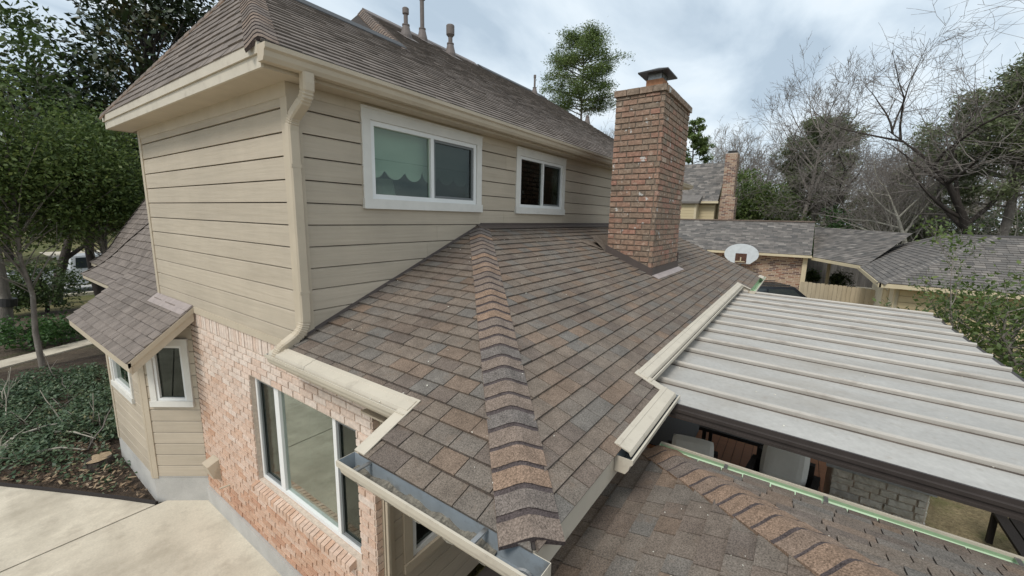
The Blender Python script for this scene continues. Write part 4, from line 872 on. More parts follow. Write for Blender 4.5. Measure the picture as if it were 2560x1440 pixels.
# ---- seating under the cover
def chair(loc, rz, label, cush=True):
    t = thing('patio_chair', label, 'chair', loc, 'cushioned chairs under the patio cover')
    t.rotation_euler = (0, 0, rz)
    def part(n, lo, hi, m):
        b = MB(); b.box(lo, hi); b.v = [np.array(v) + np.array(loc) for v in b.v]; return obj(n, b, m, t)
    part('seat', (-.36, -.36, .22), (.36, .36, .34), 'wicker'); part('backrest', (-.36, .30, .34), (.36, .40, .80), 'wicker')
    part('armrest', (-.44, -.36, .10), (-.36, .40, .62), 'wicker'); part('armrest', (.36, -.36, .10), (.44, .40, .62), 'wicker')
    for x in (-.40, .40):
        for y in (-.32, .36): part('leg', (x - .035, y - .035, 0), (x + .035, y + .035, .10), 'wicker')
    def cushion(n, c, h, tilt=0):
        b = MB(); N = 10; pts = {}
        for i in range(N + 1):
            for j in range(N + 1):
                u, v = i / N * 2 - 1, j / N * 2 - 1; e = (1 - abs(u) ** 4) * (1 - abs(v) ** 4); rr = 1 - .06 * (abs(u * v) ** 3)
                pts[i, j] = (u * rr, v * rr, e ** .45)
        for sgn in (1, -1):
            for i in range(N):
                for j in range(N):
                    qd = []
                    for a, d in ((i, j), (i + 1, j), (i + 1, j + 1), (i, j + 1)):
                        u, v, e = pts[a, d]; P = V(c[0] + u * h[0], c[1] + v * h[1], c[2] + sgn * e * h[2])
                        if tilt: P = V(c[0] + u * h[0], c[1] - sgn * e * h[2] + v * .10, c[2] + v * h[1])
                        qd.append(P + np.array(loc))
                    b.poly(qd)
        return obj(n, b, 'cushion', t, smooth=True)
    cushion('seat_cushion', (0, -.04, .41), (.35, .33, .07)); cushion('back_cushion', (0, .22, .74), (.30, .25, .085), 1)
    return t
chair((6.78, -.14, 0), math.radians(-97), 'black wicker chair with plump white back cushion beside the stone counter')
chair((6.15, .97, 0), math.radians(-80), 'black wicker chair with white cushion close to the house end of the patio')
tb = thing('patio_table', 'black square patio table standing between the cushioned chairs', 'table', (7.9, .6, 0))
b = MB(); b.box((7.4, .1, .68), (8.4, 1.1, .74)); obj('table_top', b, 'black_metal', tb)
for x in (7.48, 8.32):
    for y in (.18, 1.02): bpart('leg', (x - .03, y - .03, 0), (x + .03, y + .03, .68), 'black_metal', tb)
rug = MB(); rug.box((7.6, 1.3, .0005), (9.0, 2.2, .012)); tag(obj('outdoor_rug', rug, 'black_metal'), 'black outdoor mat lying on the orange patio boards', 'rug')
# stone outdoor counter
sc_ = thing('stone_counter', 'pale stone block outdoor counter with grey slab top', 'counter', (7.4, -1.25, 0))
b = MB(); b.box((7.12, -1.74, -.05), (7.80, -.74, .86)); body = obj('counter_core', b, 'mortar_pink', sc_)
rk = random.Random(91)
def blocks(P, U, N, Lw):
    z = 0.0; 
    while z < .85:
        h = min(rk.choice((.10, .13, .16)), .86 - z); u = 0
        if h < .04: break
        while u < Lw - .01:
            w_ = min(rk.uniform(.16, .38), Lw - u); w_ = Lw - u if Lw - u - w_ < .09 else w_
            q = MB(); gg = lambda a, c, n_: P + U * a + Z_ * c + N * n_; e = .012
            pr = [rk.uniform(.012, .032) for _ in range(4)]
            q.hexa([gg(u + .004, z + .004, -.02), gg(u + w_ - .004, z + .004, -.02), gg(u + w_ - .004, z + h - .004, -.02), gg(u + .004, z + h - .004, -.02), gg(u + e, z + e, pr[0]), gg(u + w_ - e, z + e, pr[1]), gg(u + w_ - e, z + h - e, pr[2]), gg(u + e, z + h - e, pr[3])], rk.random())
            obj('stone_block', q, 'stone', body); u += w_
        z += h
blocks(V(7.12, -.74, 0), -Y_, -X_, 1.0); blocks(V(7.12, -1.74, 0), X_, -Y_, .68)
bpart('counter_top', (7.05, -1.80, .862), (7.86, -.66, .91), 'stone_slab', sc_)
gr = thing('grill', 'black lidded grill set into the grey counter slab', 'grill', (7.45, -1.35, .905))
b = MB(); b.box((7.22, -1.62, .905), (7.72, -1.12, 1.0)); obj('grill_body', b, 'black_metal', gr)
b = MB(); b.sweep([(-.25, 0), (-.23, .09), (-.14, .15), (.14, .15), (.23, .09), (.25, 0)], (7.47, -1.60, 1.001), (7.47, -1.14, 1.001), X_); obj('grill_lid', b, 'black_metal', gr)
b = MB(); b.tube([(7.20, -1.55, 1.05), (7.17, -1.55, 1.06), (7.17, -1.19, 1.06), (7.20, -1.19, 1.05)], .012, 8); obj('handle', b, 'galvanised', gr)
mg = tag(obj('paper_cup', (lambda m: (m.lathe((7.15, -1.72, .908), [(.03, 0), (.042, .11)], 14), m)[1])(MB()), 'white_frame'), 'small white cup at the end of the stone counter', 'cup')
# dark bench on the lawn edge
bn = thing('garden_bench', 'dark slatted bench standing on the dry grass beyond the counter', 'bench', (7.3, -2.75, 0))
for k in range(4): bpart('seat_slat', (6.75, -3.1 + k * .14, .43), (7.9, -2.98 + k * .14, .47), 'wicker', bn)
for k in range(4):
    q = MB(); q.hexa([(6.75, -3.12 - k * .03, .55 + k * .13), (7.9, -3.12 - k * .03, .55 + k * .13), (7.9, -3.09 - k * .03, .55 + k * .13), (6.75, -3.09 - k * .03, .55 + k * .13), (6.75, -3.15 - k * .03, .65 + k * .13), (7.9, -3.15 - k * .03, .65 + k * .13), (7.9, -3.12 - k * .03, .65 + k * .13), (6.75, -3.12 - k * .03, .65 + k * .13)]); obj('back_slat', q, 'wicker', bn)
for x in (6.72, 7.9):
    b = MB(); b.box((x, -3.12, 0), (x + .06, -3.06, .5)); b.box((x, -2.62, 0), (x + .06, -2.56, .66)); b.box((x, -3.12, .62), (x + .06, -2.5, .665)); b.hexa([(x, -3.12, .45), (x + .06, -3.12, .45), (x + .06, -3.06, .45), (x, -3.06, .45), (x, -3.26, 1.1), (x + .06, -3.26, 1.1), (x + .06, -3.2, 1.1), (x, -3.2, 1.1)]); obj('bench_end', b, 'wicker', bn)

# ================================================================== NEAR OUTBUILDING (low hip roof below the camera)
ob = thing('outbuilding', 'low outbuilding with brown hip roof and pale green lined gutter beside the patio', 'outbuilding', (1.2, -2.4, 0))
KX, KY, KZ, ks = 3.226, .76, 2.45, .35; KE = .22
XW = -.8; YS = -6.0; hw_ = (KX - XW) / 2; rx = KX - hw_; rz_ = KZ + ks * hw_
b = MB()
K1, K2, Rn = V(KX, KY, KZ), V(XW, KY, KZ), V(rx, KY - hw_, rz_); b.poly([K1, K2, K2 + V(0, KE, -ks * KE), K1 + V(0, KE, -ks * KE)]); Rs = V(rx, YS, rz_)
b.poly([K1, K2, Rn]); b.poly([K1, Rn, Rs, V(KX, YS, KZ)]); b.poly([K2, V(XW, YS, KZ), Rs, Rn]); b.poly([V(KX, YS, KZ), Rs, V(XW, YS, KZ)])
orf = obj('hip_roof', b, 'deck', ob)
ro = random.Random(101); Lo = np.linalg.norm(V(hw_, 0, ks * hw_))
S = unit(V(0, -1, ks)); fn, nr, NP = flat_face(V(XW, KY + .012, KZ - .004), X_, S)
PO = shingle_pieces(fn, nr, -KE * 1.06, Lo, lambda v: max(0, v / Lo * hw_), lambda v: min(2 * hw_, 2 * hw_ - v / Lo * hw_), ro, tones=stone_t, w=(.13, .24))
S = unit(V(-1, 0, ks)); fn, nr, NQ = flat_face(V(KX + .012, KY, KZ - .004), -Y_, S)
PO += shingle_pieces(fn, nr, 0, Lo, lambda v: v / Lo * hw_, lambda v: KY - YS, ro, tones=stone_t, w=(.13, .24))
S = unit(V(1, 0, ks)); fn, nr, NW = flat_face(V(XW - .012, KY, KZ - .004), -Y_, S)
PO += shingle_pieces(fn, nr, 0, Lo, lambda v: v / Lo * hw_, lambda v: KY - YS, ro, tones=stone_t, w=(.13, .24))
pieces('shingle', PO, 'shingle', orf, 220, 'shingle_field')
d1, d2 = facedirs(K1, Rn, NP, NQ)
for q, c in hip_caps(K1, Rn, d1, d2, ro, expo=.135, w=.17, tones=lambda r: r.choice((.1, .3, .5, .7, .88, .9))): obj('hip_cap', q, 'shingle_cap', orf)
d1, d2 = facedirs(K2, Rn, NP, NW)
for q, c in hip_caps(K2, Rn, d1, d2, ro, expo=.135, w=.15): obj('hip_cap', q, 'shingle_cap', orf)
d1, d2 = unit(V(1, 0, -ks)), unit(V(-1, 0, -ks))
for q, c in hip_caps(Rs, Rn, d1, d2, ro, expo=.135, w=.15): obj('ridge_cap', q, 'shingle_cap', orf)
bpart('fascia', (KX - .03, YS, KZ - .16), (KX - .002, KY - .01, KZ - .012), 'trim', ob); bpart('fascia', (XW, KY + KE - .03, KZ - .22), (KX - .031, KY + KE - .002, KZ - ks * KE - .012), 'trim', ob)
b = MB(); b.box((XW + .3, YS + .3, 0), (KX - .35, KY - .35, KZ - .165)); obj('wall', b, 'siding', ob)
b = MB(); b.box((XW, YS, KZ - .165), (KX - .031, KY - .031, KZ - .15)); obj('soffit', b, 'trim', ob)
gutter(ob, (KX + .0, KY + .02, KZ - .010), (KX + .0, YS, KZ - .010), X_, inner='gutter_green', m='trim_light', hangers=(.5, 1.12, 2.0, 2.9), k=1.35)

# ================================================================== NEIGHBOURING HOUSES
gt = lambda r: min(1, max(0, r.gauss(.45, .28)))
gt2 = lambda r: min(1, max(0, r.gauss(.42, .2)))
nh = thing('neighbour_house', 'neighbouring house with steep grey shingle roof, cream siding and tall brick chimney', 'house', (31, 8, 0))
rn = random.Random(111)
def gable_face(parent, P, U, S, w, l, name='roof', expo=.15, rows=None):
    b = MB(); N = unit(np.cross(U, S)); N = N if N[2] > 0 else -N
    b.poly([P, P + U * w, P + U * w + S * l, P + S * l]); b.poly([P - N * .12, P + U * w - N * .12, P + U * w + S * l - N * .12, P + S * l - N * .12])
    b.poly([P, P + U * w, P + U * w - N * .12, P - N * .12]); b.poly([P + U * w, P + U * w + S * l, P + U * w + S * l - N * .12, P + U * w - N * .12]); b.poly([P, P + S * l, P + S * l - N * .12, P - N * .12])
    o = obj(name, b, 'deck', parent); fn, nr, _ = flat_face(P, U, S)
    pieces('shingle', shingle_pieces(fn, nr, 0, l, lambda v: 0, lambda v: w, rn, expo=expo, w=(.22, .42), th=.012, tones=gt, dark=None), 'shingle_grey', o, 0, 'shingle_field'); return o
# low garage wing whose eave faces us
eX, eZ = 25.6, 2.7; sG = .5; S = unit(V(1, 0, sG)); lG = math.hypot(3.35, 3.35 * sG)
gable_face(nh, V(eX, -.47, eZ), Y_, S, 13.0, lG); S2 = unit(V(-1, 0, sG)); gable_face(nh, V(eX + 6.7, -.47, eZ), Y_, S2, 13.0, lG)
b = MB(); b.box((eX + 3.2, -.48, eZ + 3.35 * sG - .02), (eX + 3.5, 12.5, eZ + 3.35 * sG + .05)); obj('ridge_cap', b, 'shingle_cap', nh)
b = MB(); b.box((eX - .10, -.5, eZ - .13), (eX + .0, 12.5, eZ - .015)); obj('gutter', b, 'cream_trim', nh)
b = MB(); b.poly([(eX, -.44, eZ - .1), (eX + 6.7, -.44, eZ - .1), (eX + 3.35, -.44, eZ + 3.35 * sG - .1)]); b.box((eX + .0, -.46, eZ - .16), (eX + 6.7, -.42, eZ - .02)); obj('gable_end', b, 'cream_siding', nh)
b = MB(); b.box((eX + .36, -.2, 0), (eX + 6.3, 12.3, eZ - .02)); nw = obj('garage_wall', b, 'mortar_pink', nh)
tt = lambda r, u, z: r.choice((.05, .2, .4, .6, .85, .88, 1.0))
pieces('brick', bricks(V(eX + .36, 12.3, 0), -Y_, -X_, 7.0, 12.5, .1, 2.6, .30, .09, .014, [], rn, tt), 'brick_tan', nw, 0, 'brick_field')
bpart('corner_post', (eX + .22, -.35, 0), (eX + .40, -.15, 2.66), 'cream_trim', nh)
bpart('soffit', (eX + .0, -.45, eZ - .12), (eX + .38, 12.4, eZ - .10), 'cream_trim', nh)
# two storey block with the chimney on its gable
tX, tZ = 31.0, 5.62; S = unit(V(1, 0, 1.02)); y0 = 4.9
gable_face(nh, V(tX - .35, y0, tZ), Y_, S, 11, math.hypot(2.75, 2.75 * 1.02), expo=.16); gable_face(nh, V(tX + 5.15, y0, tZ), Y_, unit(V(-1, 0, 1.02)), 11, math.hypot(2.75, 2.8), expo=.16)
b = MB(); b.box((tX - .45, y0 - .05, tZ - .14), (tX - .35, y0 + 11, tZ - .0)); obj('gutter', b, 'cream_trim', nh)
b = MB(); b.box((tX - .35, y0, tZ - .13), (tX + .02, y0 + 11, tZ - .10)); obj('soffit', b, 'cream_trim', nh)
siding(nh, V(tX, y0 + 10.5, 0), -Y_, -X_, 0, 10.3, [3.2 + .2 * k for k in range(12)], [], rn, m='cream_siding', wall_name='upper_wall', back='cream_siding', th=.03, single=False, jn=False)
b = MB(); b.box((tX + .13, y0 + .2, 0), (tX + 5, y0 + 10.4, tZ - .14)); b.poly([(tX - .3, y0 + .1, tZ - .1), (tX + 5.1, y0 + .1, tZ - .1), (tX + 2.4, y0 + .1, tZ + 2.6)]); obj('block_wall', b, 'cream_siding', nh)
siding(nh, V(tX - .9, 9.0, 0), -Y_, -X_, 0, 2.9, [3.2 + .2 * k for k in range(12)], [], rn, m='cream_siding', wall_name='oriel_wall', back='cream_siding', th=.03, single=False, jn=False)
b = MB(); b.box((tX - .88, 6.1, 3.2), (tX, 9, 5.5)); b.box((tX - .93, 6.06, 3.2), (tX - .82, 6.2, 5.5)); obj('oriel_side', b, 'cream_trim', nh)
b = MB(); b.hexa([(tX - 1.15, 5.9, 5.45), (tX, 5.9, 5.6), (tX, 9.2, 5.6), (tX - 1.15, 9.2, 5.45), (tX - 1.15, 5.9, 5.58), (tX, 5.9, 6.05), (tX, 9.2, 6.05), (tX - 1.15, 9.2, 5.58)]); obj('oriel_roof', b, 'shingle_grey', nh)
b = MB(); b.box((tX - .01, 5.2, 3.9), (tX + .1, 5.8, 5.2)); 
b = MB(); b.box((tX + .2, 3.95, 0), (tX + 1.3, 4.85, 5.9)); b.box((tX + .25, 4.1, 5.9), (tX + 1.2, 4.8, 8.75)); nch = obj('chimney', b, 'mortar_pink', nh)
pcs = bricks(V(tX + .2, 4.85, 0), -Y_, -X_, 0, .9, 3.0, 5.9, .30, .10, .016, [], rn, tt) + bricks(V(tX + .25, 4.8, 0), -Y_, -X_, 0, .7, 5.9, 8.72, .30, .10, .016, [], rn, tt) + bricks(V(tX + .25, 4.1, 0), X_, -Y_, 0, .95, 5.9, 8.72, .30, .10, .016, [], rn, tt) + bricks(V(tX + .2, 3.95, 0), X_, -Y_, 0, 1.1, 3.0, 5.9, .30, .10, .016, [], rn, tt)
pieces('brick', pcs, 'brick_tan', nch, 60, 'brick_field')
bpart('chimney_cap', (tX + .4, 4.2, 8.76), (tX + 1.0, 4.7, 8.92), 'black_metal', nh)
# link roof from garage towards the right hand building
b = MB(); lk_ = [V(25.75, -.55, 2.62), V(22.9, -2.3, 2.55), V(26.2, -4.4, 3.2), V(29.0, -.55, 3.42)]
link = thing('breezeway', 'low grey shingled breezeway roof joining the two cream buildings', 'breezeway', (26, -2, 0))
b.poly(lk_); b.poly([p - Z_ * .12 for p in lk_][::-1])
for a, c in zip(lk_, lk_[1:] + lk_[:1]): b.poly([a, c, c - Z_ * .12, a - Z_ * .12])
lr = obj('roof', b, 'deck', link)
U = unit(lk_[1] - lk_[0]); Sx = lk_[3] - lk_[0]; Sx = unit(Sx - U * (Sx @ U)); fn, nr, _ = flat_face(lk_[0], U, Sx)
pieces('shingle', shingle_pieces(fn, nr, 0, 3.4, lambda v: v * ((lk_[3] - lk_[0]) @ U) / ((lk_[3] - lk_[0]) @ Sx), lambda v: np.linalg.norm(lk_[1] - lk_[0]) + v * ((lk_[2] - lk_[1]) @ U) / ((lk_[2] - lk_[1]) @ Sx), rn, expo=.15, w=(.22, .42), tones=gt, dark=None), 'shingle_grey', lr, 0, 'shingle_field')
b = MB(); n_ = V(U[1], -U[0], 0); b.obox(lk_[0] - Z_ * .02, U, Z_, -n_ if n_[0] > 0 else n_, 0, 3.3, -.13, -.0, -.01, .08); obj('gutter', b, 'cream_trim', link)
bpart('post', (27.4, -1.4, 0), (27.55, -1.25, 2.9), 'cream_trim', link)
# right hand building
rbd = thing('hip_roofed_garage', 'single storey cream garage with broad grey hip roof behind the shrub', 'garage', (20, -6, 0))
c0 = V(17.1, -2.16, 2.5); tR = 2.9; sH = .51; apx = c0 + V(tR, -tR, sH * tR); BX, BY = 29.0, -14.0
b = MB(); p2, p3, p4 = V(BX, -2.16, 2.5), V(BX, BY, 2.5), V(c0[0], BY, 2.5); a2 = V(BX - tR - .6, -2.16 - tR, apx[2]); ap2 = V(apx[0], BY + tR, apx[2]); a22 = V(a2[0], BY + tR, apx[2])
b.poly([c0, p2, a2, apx]); b.poly([c0, apx, ap2, p4]); b.poly([apx, a2, a22, ap2]); b.poly([p2, p3, a22, a2]); b.poly([p4, ap2, a22, p3]); hr = obj('hip_roof', b, 'deck', rbd)
S = unit(V(1, 0, sH)); Lq = math.hypot(tR, sH * tR); fn, nr, NA = flat_face(c0, -Y_, S)
PR = shingle_pieces(fn, nr, 0, Lq, lambda v: v / Lq * tR, lambda v: -2.16 - BY, rn, expo=.14, w=(.14, .3), tones=gt2, dark=None)
S = unit(V(0, -1, sH)); fn, nr, NB_ = flat_face(c0, X_, S)
PR += shingle_pieces(fn, nr, 0, Lq, lambda v: v / Lq * tR, lambda v: BX - c0[0] - v / Lq * (tR + .6), rn, expo=.14, w=(.14, .3), tones=gt2, dark=None)
pieces('shingle', PR, 'shingle_grey', hr, 0, 'shingle_field')
d1, d2 = facedirs(c0, apx, NA, NB_)
for q, c in hip_caps(c0, apx, d1, d2, rn, expo=.16, w=.15, tones=lambda r: r.uniform(0, .3)): obj('hip_cap', q, 'shingle_grey', hr)
b = MB(); b.box((c0[0] - .02, BY, 2.36), (c0[0] + .05, -2.14, 2.49)); b.box((c0[0] - .02, -2.19, 2.36), (BX, -2.12, 2.49)); obj('fascia', b, 'cream_trim', rbd)
b = MB(); b.box((c0[0] + .05, BY, 2.36), (BX, -2.2, 2.375)); obj('soffit', b, 'cream_wall', rbd)
b = MB(); b.box((17.62, BY + .5, 0), (22.6, -2.62, 2.37)); obj('wall', b, 'cream_wall', rbd)
siding(rbd, V(17.61, -2.62, 0), -Y_, -X_, .1, 10.5, [.1 + .2 * k for k in range(12)], [], rn, m='cream_siding', wall_name='front_wall', back='cream_siding', th=.03, single=False, jn=False)
for x in (17.55, 18.6, 19.6): bpart('trim_board', (x, -2.63, 0), (x + .12, -2.59, 2.36), 'cream_trim', rbd)
bpart('side_door', (18.85, -2.625, 0), (19.55, -2.595, 2.05), 'cream_siding', rbd)

# fences
def fence(name, label, P, U, n, w, h, m, rng):
    t = thing(name, label, 'fence', tuple(P)); N = V(-U[1], U[0], 0)
    for k in range(n):
        b = MB(); hh = h + rng.uniform(-.015, .015)
        i = [(k * w + .004, 0), ((k + 1) * w - .004, 0), ((k + 1) * w - .004, hh - .03), ((k + .82) * w, hh), ((k + .18) * w, hh), (k * w + .004, hh - .03)]
        q = rng.uniform(-.004, .004); b.v = [P + U * a + Z_ * z + N * (q - .01) for a, z in i] + [P + U * a + Z_ * z + N * (q + .01) for a, z in i]
        b.f = [tuple(range(6))[::-1], tuple(range(6, 12))] + [(j, (j + 1) % 6, 6 + (j + 1) % 6, 6 + j) for j in range(6)]; tn = rng.random(); b.t = [tn] * 8; b.m = [0] * 8
        obj('picket', b, m, t)
    b = MB(); b.obox(P, U, Z_, N, 0, n * w, .35, .43, .012, .05); b.obox(P, U, Z_, N, 0, n * w, h - .45, h - .37, .012, .05); obj('rail', b, m, t)
fence('wooden_fence', 'cream painted picket fence between brick wall and hip roofed garage', V(21.9, -.15, 0), unit(V(-.6, -2.45, 0)), 17, .148, 1.78, 'fence_beige', rn)
fence('wooden_fence', 'weathered grey board fence seen beneath the breezeway roof', V(32.6, 1.0, 0), unit(V(-.35, -4.5, 0)), 34, .15, 2.05, 'fence_grey', rn)
ws = MB(); ws.box((30.2, -3.6, 0), (30.6, .9, .75)); tag(obj('retaining_wall', ws, 'cream_wall'), 'low cream wall in front of the weathered grey fence', 'wall')
# basketball backboard on a pole
bk = thing('basketball_hoop', 'white fan shaped basketball backboard with a rust brown square and rim', 'basketball hoop', (25.25, 2.6, 0))
b = MB(); n = 22; pts = [(-.80, -.36), (.80, -.36)] + [(.82 * math.cos(t), .10 + .46 * math.sin(t)) for t in np.linspace(-.25, math.pi + .25, n)]
pts = [(-.45, -.52), (.45, -.52)] + [(.82 * math.cos(t), -.02 + .56 * math.sin(t)) for t in np.linspace(-.42, math.pi + .42, n)]
f0 = [V(25.20, 2.6 - a, 2.60 + z) for a, z in pts]; f1 = [p + X_ * .04 for p in f0]; b.poly(f0); b.poly(f1[::-1])
for j in range(len(pts)): k = (j + 1) % len(pts); b.poly([f0[j], f0[k], f1[k], f1[j]])
obj('backboard', b, 'board_white', bk)
bpart('target_square', (25.188, 2.33, 2.10), (25.198, 2.87, 2.62), 'rust', bk)
b = MB(); b.tube([(25.16 - .23 + .23 * math.cos(t), 2.6 + .23 * math.sin(t), 2.2) for t in np.linspace(0, 2 * math.pi, 20)], .012, 6); b.tube([(25.16, 2.6, 2.2), (25.16, 2.6, 2.42)], .03, 6); obj('rim', b, 'cream_trim', bk)
b = MB(); b.tube([(25.42, 2.6, 0), (25.42, 2.6, 2.5)], .05, 10); b.box((25.24, 2.5, 2.3), (25.45, 2.7, 2.4)); obj('pole', b, 'dull_steel', bk)

# ================================================================== VEHICLES
def vehicle(name, label, cat, loc, rz, body, cabin, m, wheels, wr, extra):
    t = thing(name, label, cat, loc); t.rotation_euler = (0, 0, rz)
    L0 = np.array(loc, float)
    def O(n, b, mm, p=None, smooth=False): b.v = [np.array(v, float) + L0 for v in b.v]; return obj(n, b, mm, p or t, smooth=smooth)
    def hull(prof, hw, inset=.12):
        b = MB(); n = len(prof); zmax = max(z for _, z in prof); zmin = min(z for _, z in prof)
        def wdt(z): f = (z - zmin) / max(zmax - zmin, .01); return hw - inset * f * f
        A = [(x, -wdt(z), z) for x, z in prof]; B = [(x, wdt(z), z) for x, z in prof]; b.poly(A); b.poly(B[::-1])
        for i in range(n): j = (i + 1) % n; b.poly([A[i], A[j], B[j], B[i]])
        return b
    O('body', hull(*body), m); cab = O('cabin', hull(*cabin), m)
    for lo, hi in wheels[2]:
        q = MB(); q.hexa([np.array(p) for p in lo] + [np.array(p) for p in hi]); O('side_window', q, 'car_glass', cab)
    for x in wheels[0]:
        for s in (-1, 1):
            q = MB(); y = wheels[1] * s; ring = 18
            for (r, w0, w1, nm, mm) in ((wr, -.12, .12, 'wheel', 'tyre'),):
                q.tube([(x, y - .12, wr), (x, y + .12, wr)], wr, ring); wo = O('wheel', q, 'tyre')
            q = MB(); q.tube([(x, y + s * .121 - .004, wr), (x, y + s * .121 + .004, wr)], wr * .62, ring); O('rim', q, 'chrome', wo)
    extra(O, t)
    return t
def pk_extra(O, t):
    b = MB()
    # star outline on the front door, with bands below it
    cx0, cz0 = .55, 1.0
    def star(r0, r1, k0, k1, th):
        o_ = []; 
        for k in range(10):
            a = math.pi / 2 + k * math.pi / 5; r = r0 if k % 2 == 0 else r0 * .42; o_.append((cx0 + r * math.cos(a) * 1.35, cz0 + r * math.sin(a)))
        return o_
    s1, s2 = star(.30, 0, 0, 0, 0), star(.20, 0, 0, 0, 0)
    for k in range(10):
        j = (k + 1) % 10; b.poly([(s1[k][0], -.973, s1[k][1]), (s1[j][0], -.973, s1[j][1]), (s2[j][0], -.973, s2[j][1]), (s2[k][0], -.973, s2[k][1])])
    c_ = [(cx0 + (.11 if k % 2 == 0 else .046) * math.cos(math.pi / 2 + k * math.pi / 5) * 1.35, -.974, cz0 + (.11 if k % 2 == 0 else .046) * math.sin(math.pi / 2 + k * math.pi / 5)) for k in range(10)]
    b.poly(c_)
    for (x0, x1, z0, z1) in ((-.1, 1.5, .62, .70), (.1, 1.4, .73, .76), (.95, 1.8, 1.02, 1.06), (1.0, 1.8, .93, .97)): b.poly([(x0, -.973, z0), (x1, -.973, z0), (x1, -.973, z1), (x0, -.973, z1)])
    O('door_decal', b, 'decal')
    b = MB(); b.box((-2.6, -.9, 1.16), (-.55, .9, 1.20)); O('bed_cover', b, 'car_trim')
    b = MB(); b.box((-1.2, -1.0, .38), (1.6, -.92, .45)); O('running_board', b, 'chrome')
    for s in (-1, 1):
        b = MB(); b.box((2.72, s * .75 - .15, .85), (2.80, s * .75 + .15, 1.02)); O('headlight', b, 'chrome')
    b = MB(); b.box((2.6, -.95, .45), (2.86, .95, .68)); b.box((-2.95, -.95, .5), (-2.75, .95, .68)); O('bumper', b, 'chrome')
    b = MB(); b.box((1.15, -1.18, 1.25), (1.3, -.93, 1.45)); O('mirror', b, 'car_trim')
body = ([(-2.8, .42), (-2.8, 1.18), (-.6, 1.2), (1.35, 1.2), (2.6, 1.12), (2.75, 1.0), (2.78, .42)], .97, .03)
cabin = ([(-.62, 1.19), (-.5, 1.88), (.75, 1.9), (1.42, 1.21)], .93, .12)
win = [([(-.42, -.925, 1.26), (1.2, -.925, 1.26), (.72, -.85, 1.80), (-.36, -.85, 1.80)], [(-.42, -.945, 1.26), (1.2, -.945, 1.26), (.72, -.865, 1.80), (-.36, -.865, 1.80)])]
vehicle('pickup_truck', 'white pickup truck with dark star decal on its door parked on the street', 'pickup truck', (4.6, 31.2, -.04), math.radians(0), body, cabin, 'car_white', ((-1.85, 1.85), .86, win), .40, pk_extra)
def sv_extra(O, t):
    for s in (-1, 1):
        b = MB(); b.tube([(-1.5, s * .62, 1.76), (.3, s * .62, 1.78)], .02, 6); O('roof_rail', b, 'car_trim')
        b = MB(); b.box((2.2, s * .65 - .16, .72), (2.3, s * .65 + .16, .88)); O('headlight', b, 'chrome')
    b = MB(); b.tube([(.78, -.85, 1.12), (.74, -1.08, 1.2)], .03, 6); b.box((.66, -1.16, 1.1), (.78, -1.0, 1.28)); O('mirror', b, 'car_black')
    b = MB(); b.hexa([(1.12, -.72, 1.16), (1.12, .72, 1.16), (.45, .60, 1.70), (.45, -.60, 1.70), (1.16, -.72, 1.17), (1.16, .72, 1.17), (.49, .60, 1.71), (.49, -.60, 1.71)]); O('windscreen', b, 'car_glass')
body = ([(-2.2, .35), (-2.25, 1.1), (1.15, 1.12), (2.1, 1.0), (2.25, .75), (2.25, .35)], .92, .04)
cabin = ([(-2.1, 1.1), (-1.85, 1.7), (.4, 1.72), (1.15, 1.12)], .88, .16)
win = [([(-.6, -.862, 1.18), (.85, -.862, 1.18), (.38, -.765, 1.62), (-.6, -.765, 1.62)], [(-.6, -.885, 1.18), (.85, -.885, 1.18), (.38, -.785, 1.62), (-.6, -.785, 1.62)]), ([(-1.75, -.862, 1.18), (-.68, -.862, 1.18), (-.68, -.765, 1.62), (-1.65, -.765, 1.62)], [(-1.75, -.885, 1.18), (-.68, -.885, 1.18), (-.68, -.785, 1.62), (-1.65, -.785, 1.62)])]
vehicle('parked_car', 'black car with roof rails parked before the brick garage wall', 'car', (20.9, .75, -.045), math.radians(-62), body, cabin, 'car_black', ((-1.4, 1.4), .80, win), .34, sv_extra)

# ================================================================== TREES AND PLANTS
def tubes(segs, nside):
    """segs: array (n, 8): p0, p1, r0, r1 -> vertices, quads"""
    segs = np.asarray(segs, float); n = len(segs); p0, p1 = segs[:, :3], segs[:, 3:6]; d = p1 - p0; d /= np.maximum(np.linalg.norm(d, axis=1, keepdims=True), 1e-9)
    ref = np.where(np.abs(d[:, 2:3]) > .9, np.array([[1., 0, 0]]), np.array([[0, 0, 1.]])); a = np.cross(d, ref); a /= np.linalg.norm(a, axis=1, keepdims=True); c = np.cross(d, a)
    ang = np.arange(nside) * 2 * np.pi / nside; ring = a[:, None] * np.cos(ang)[None, :, None] + c[:, None] * np.sin(ang)[None, :, None]
    v = np.concatenate([p0[:, None] + ring * segs[:, 6][:, None, None], p1[:, None] + ring * segs[:, 7][:, None, None]], 1).reshape(-1, 3)
    k = np.arange(nside); q = np.stack([k, (k + 1) % nside, (k + 1) % nside + nside, k + nside], 1)
    return v, (np.arange(n)[:, None, None] * 2 * nside + q[None]).reshape(-1, 4)
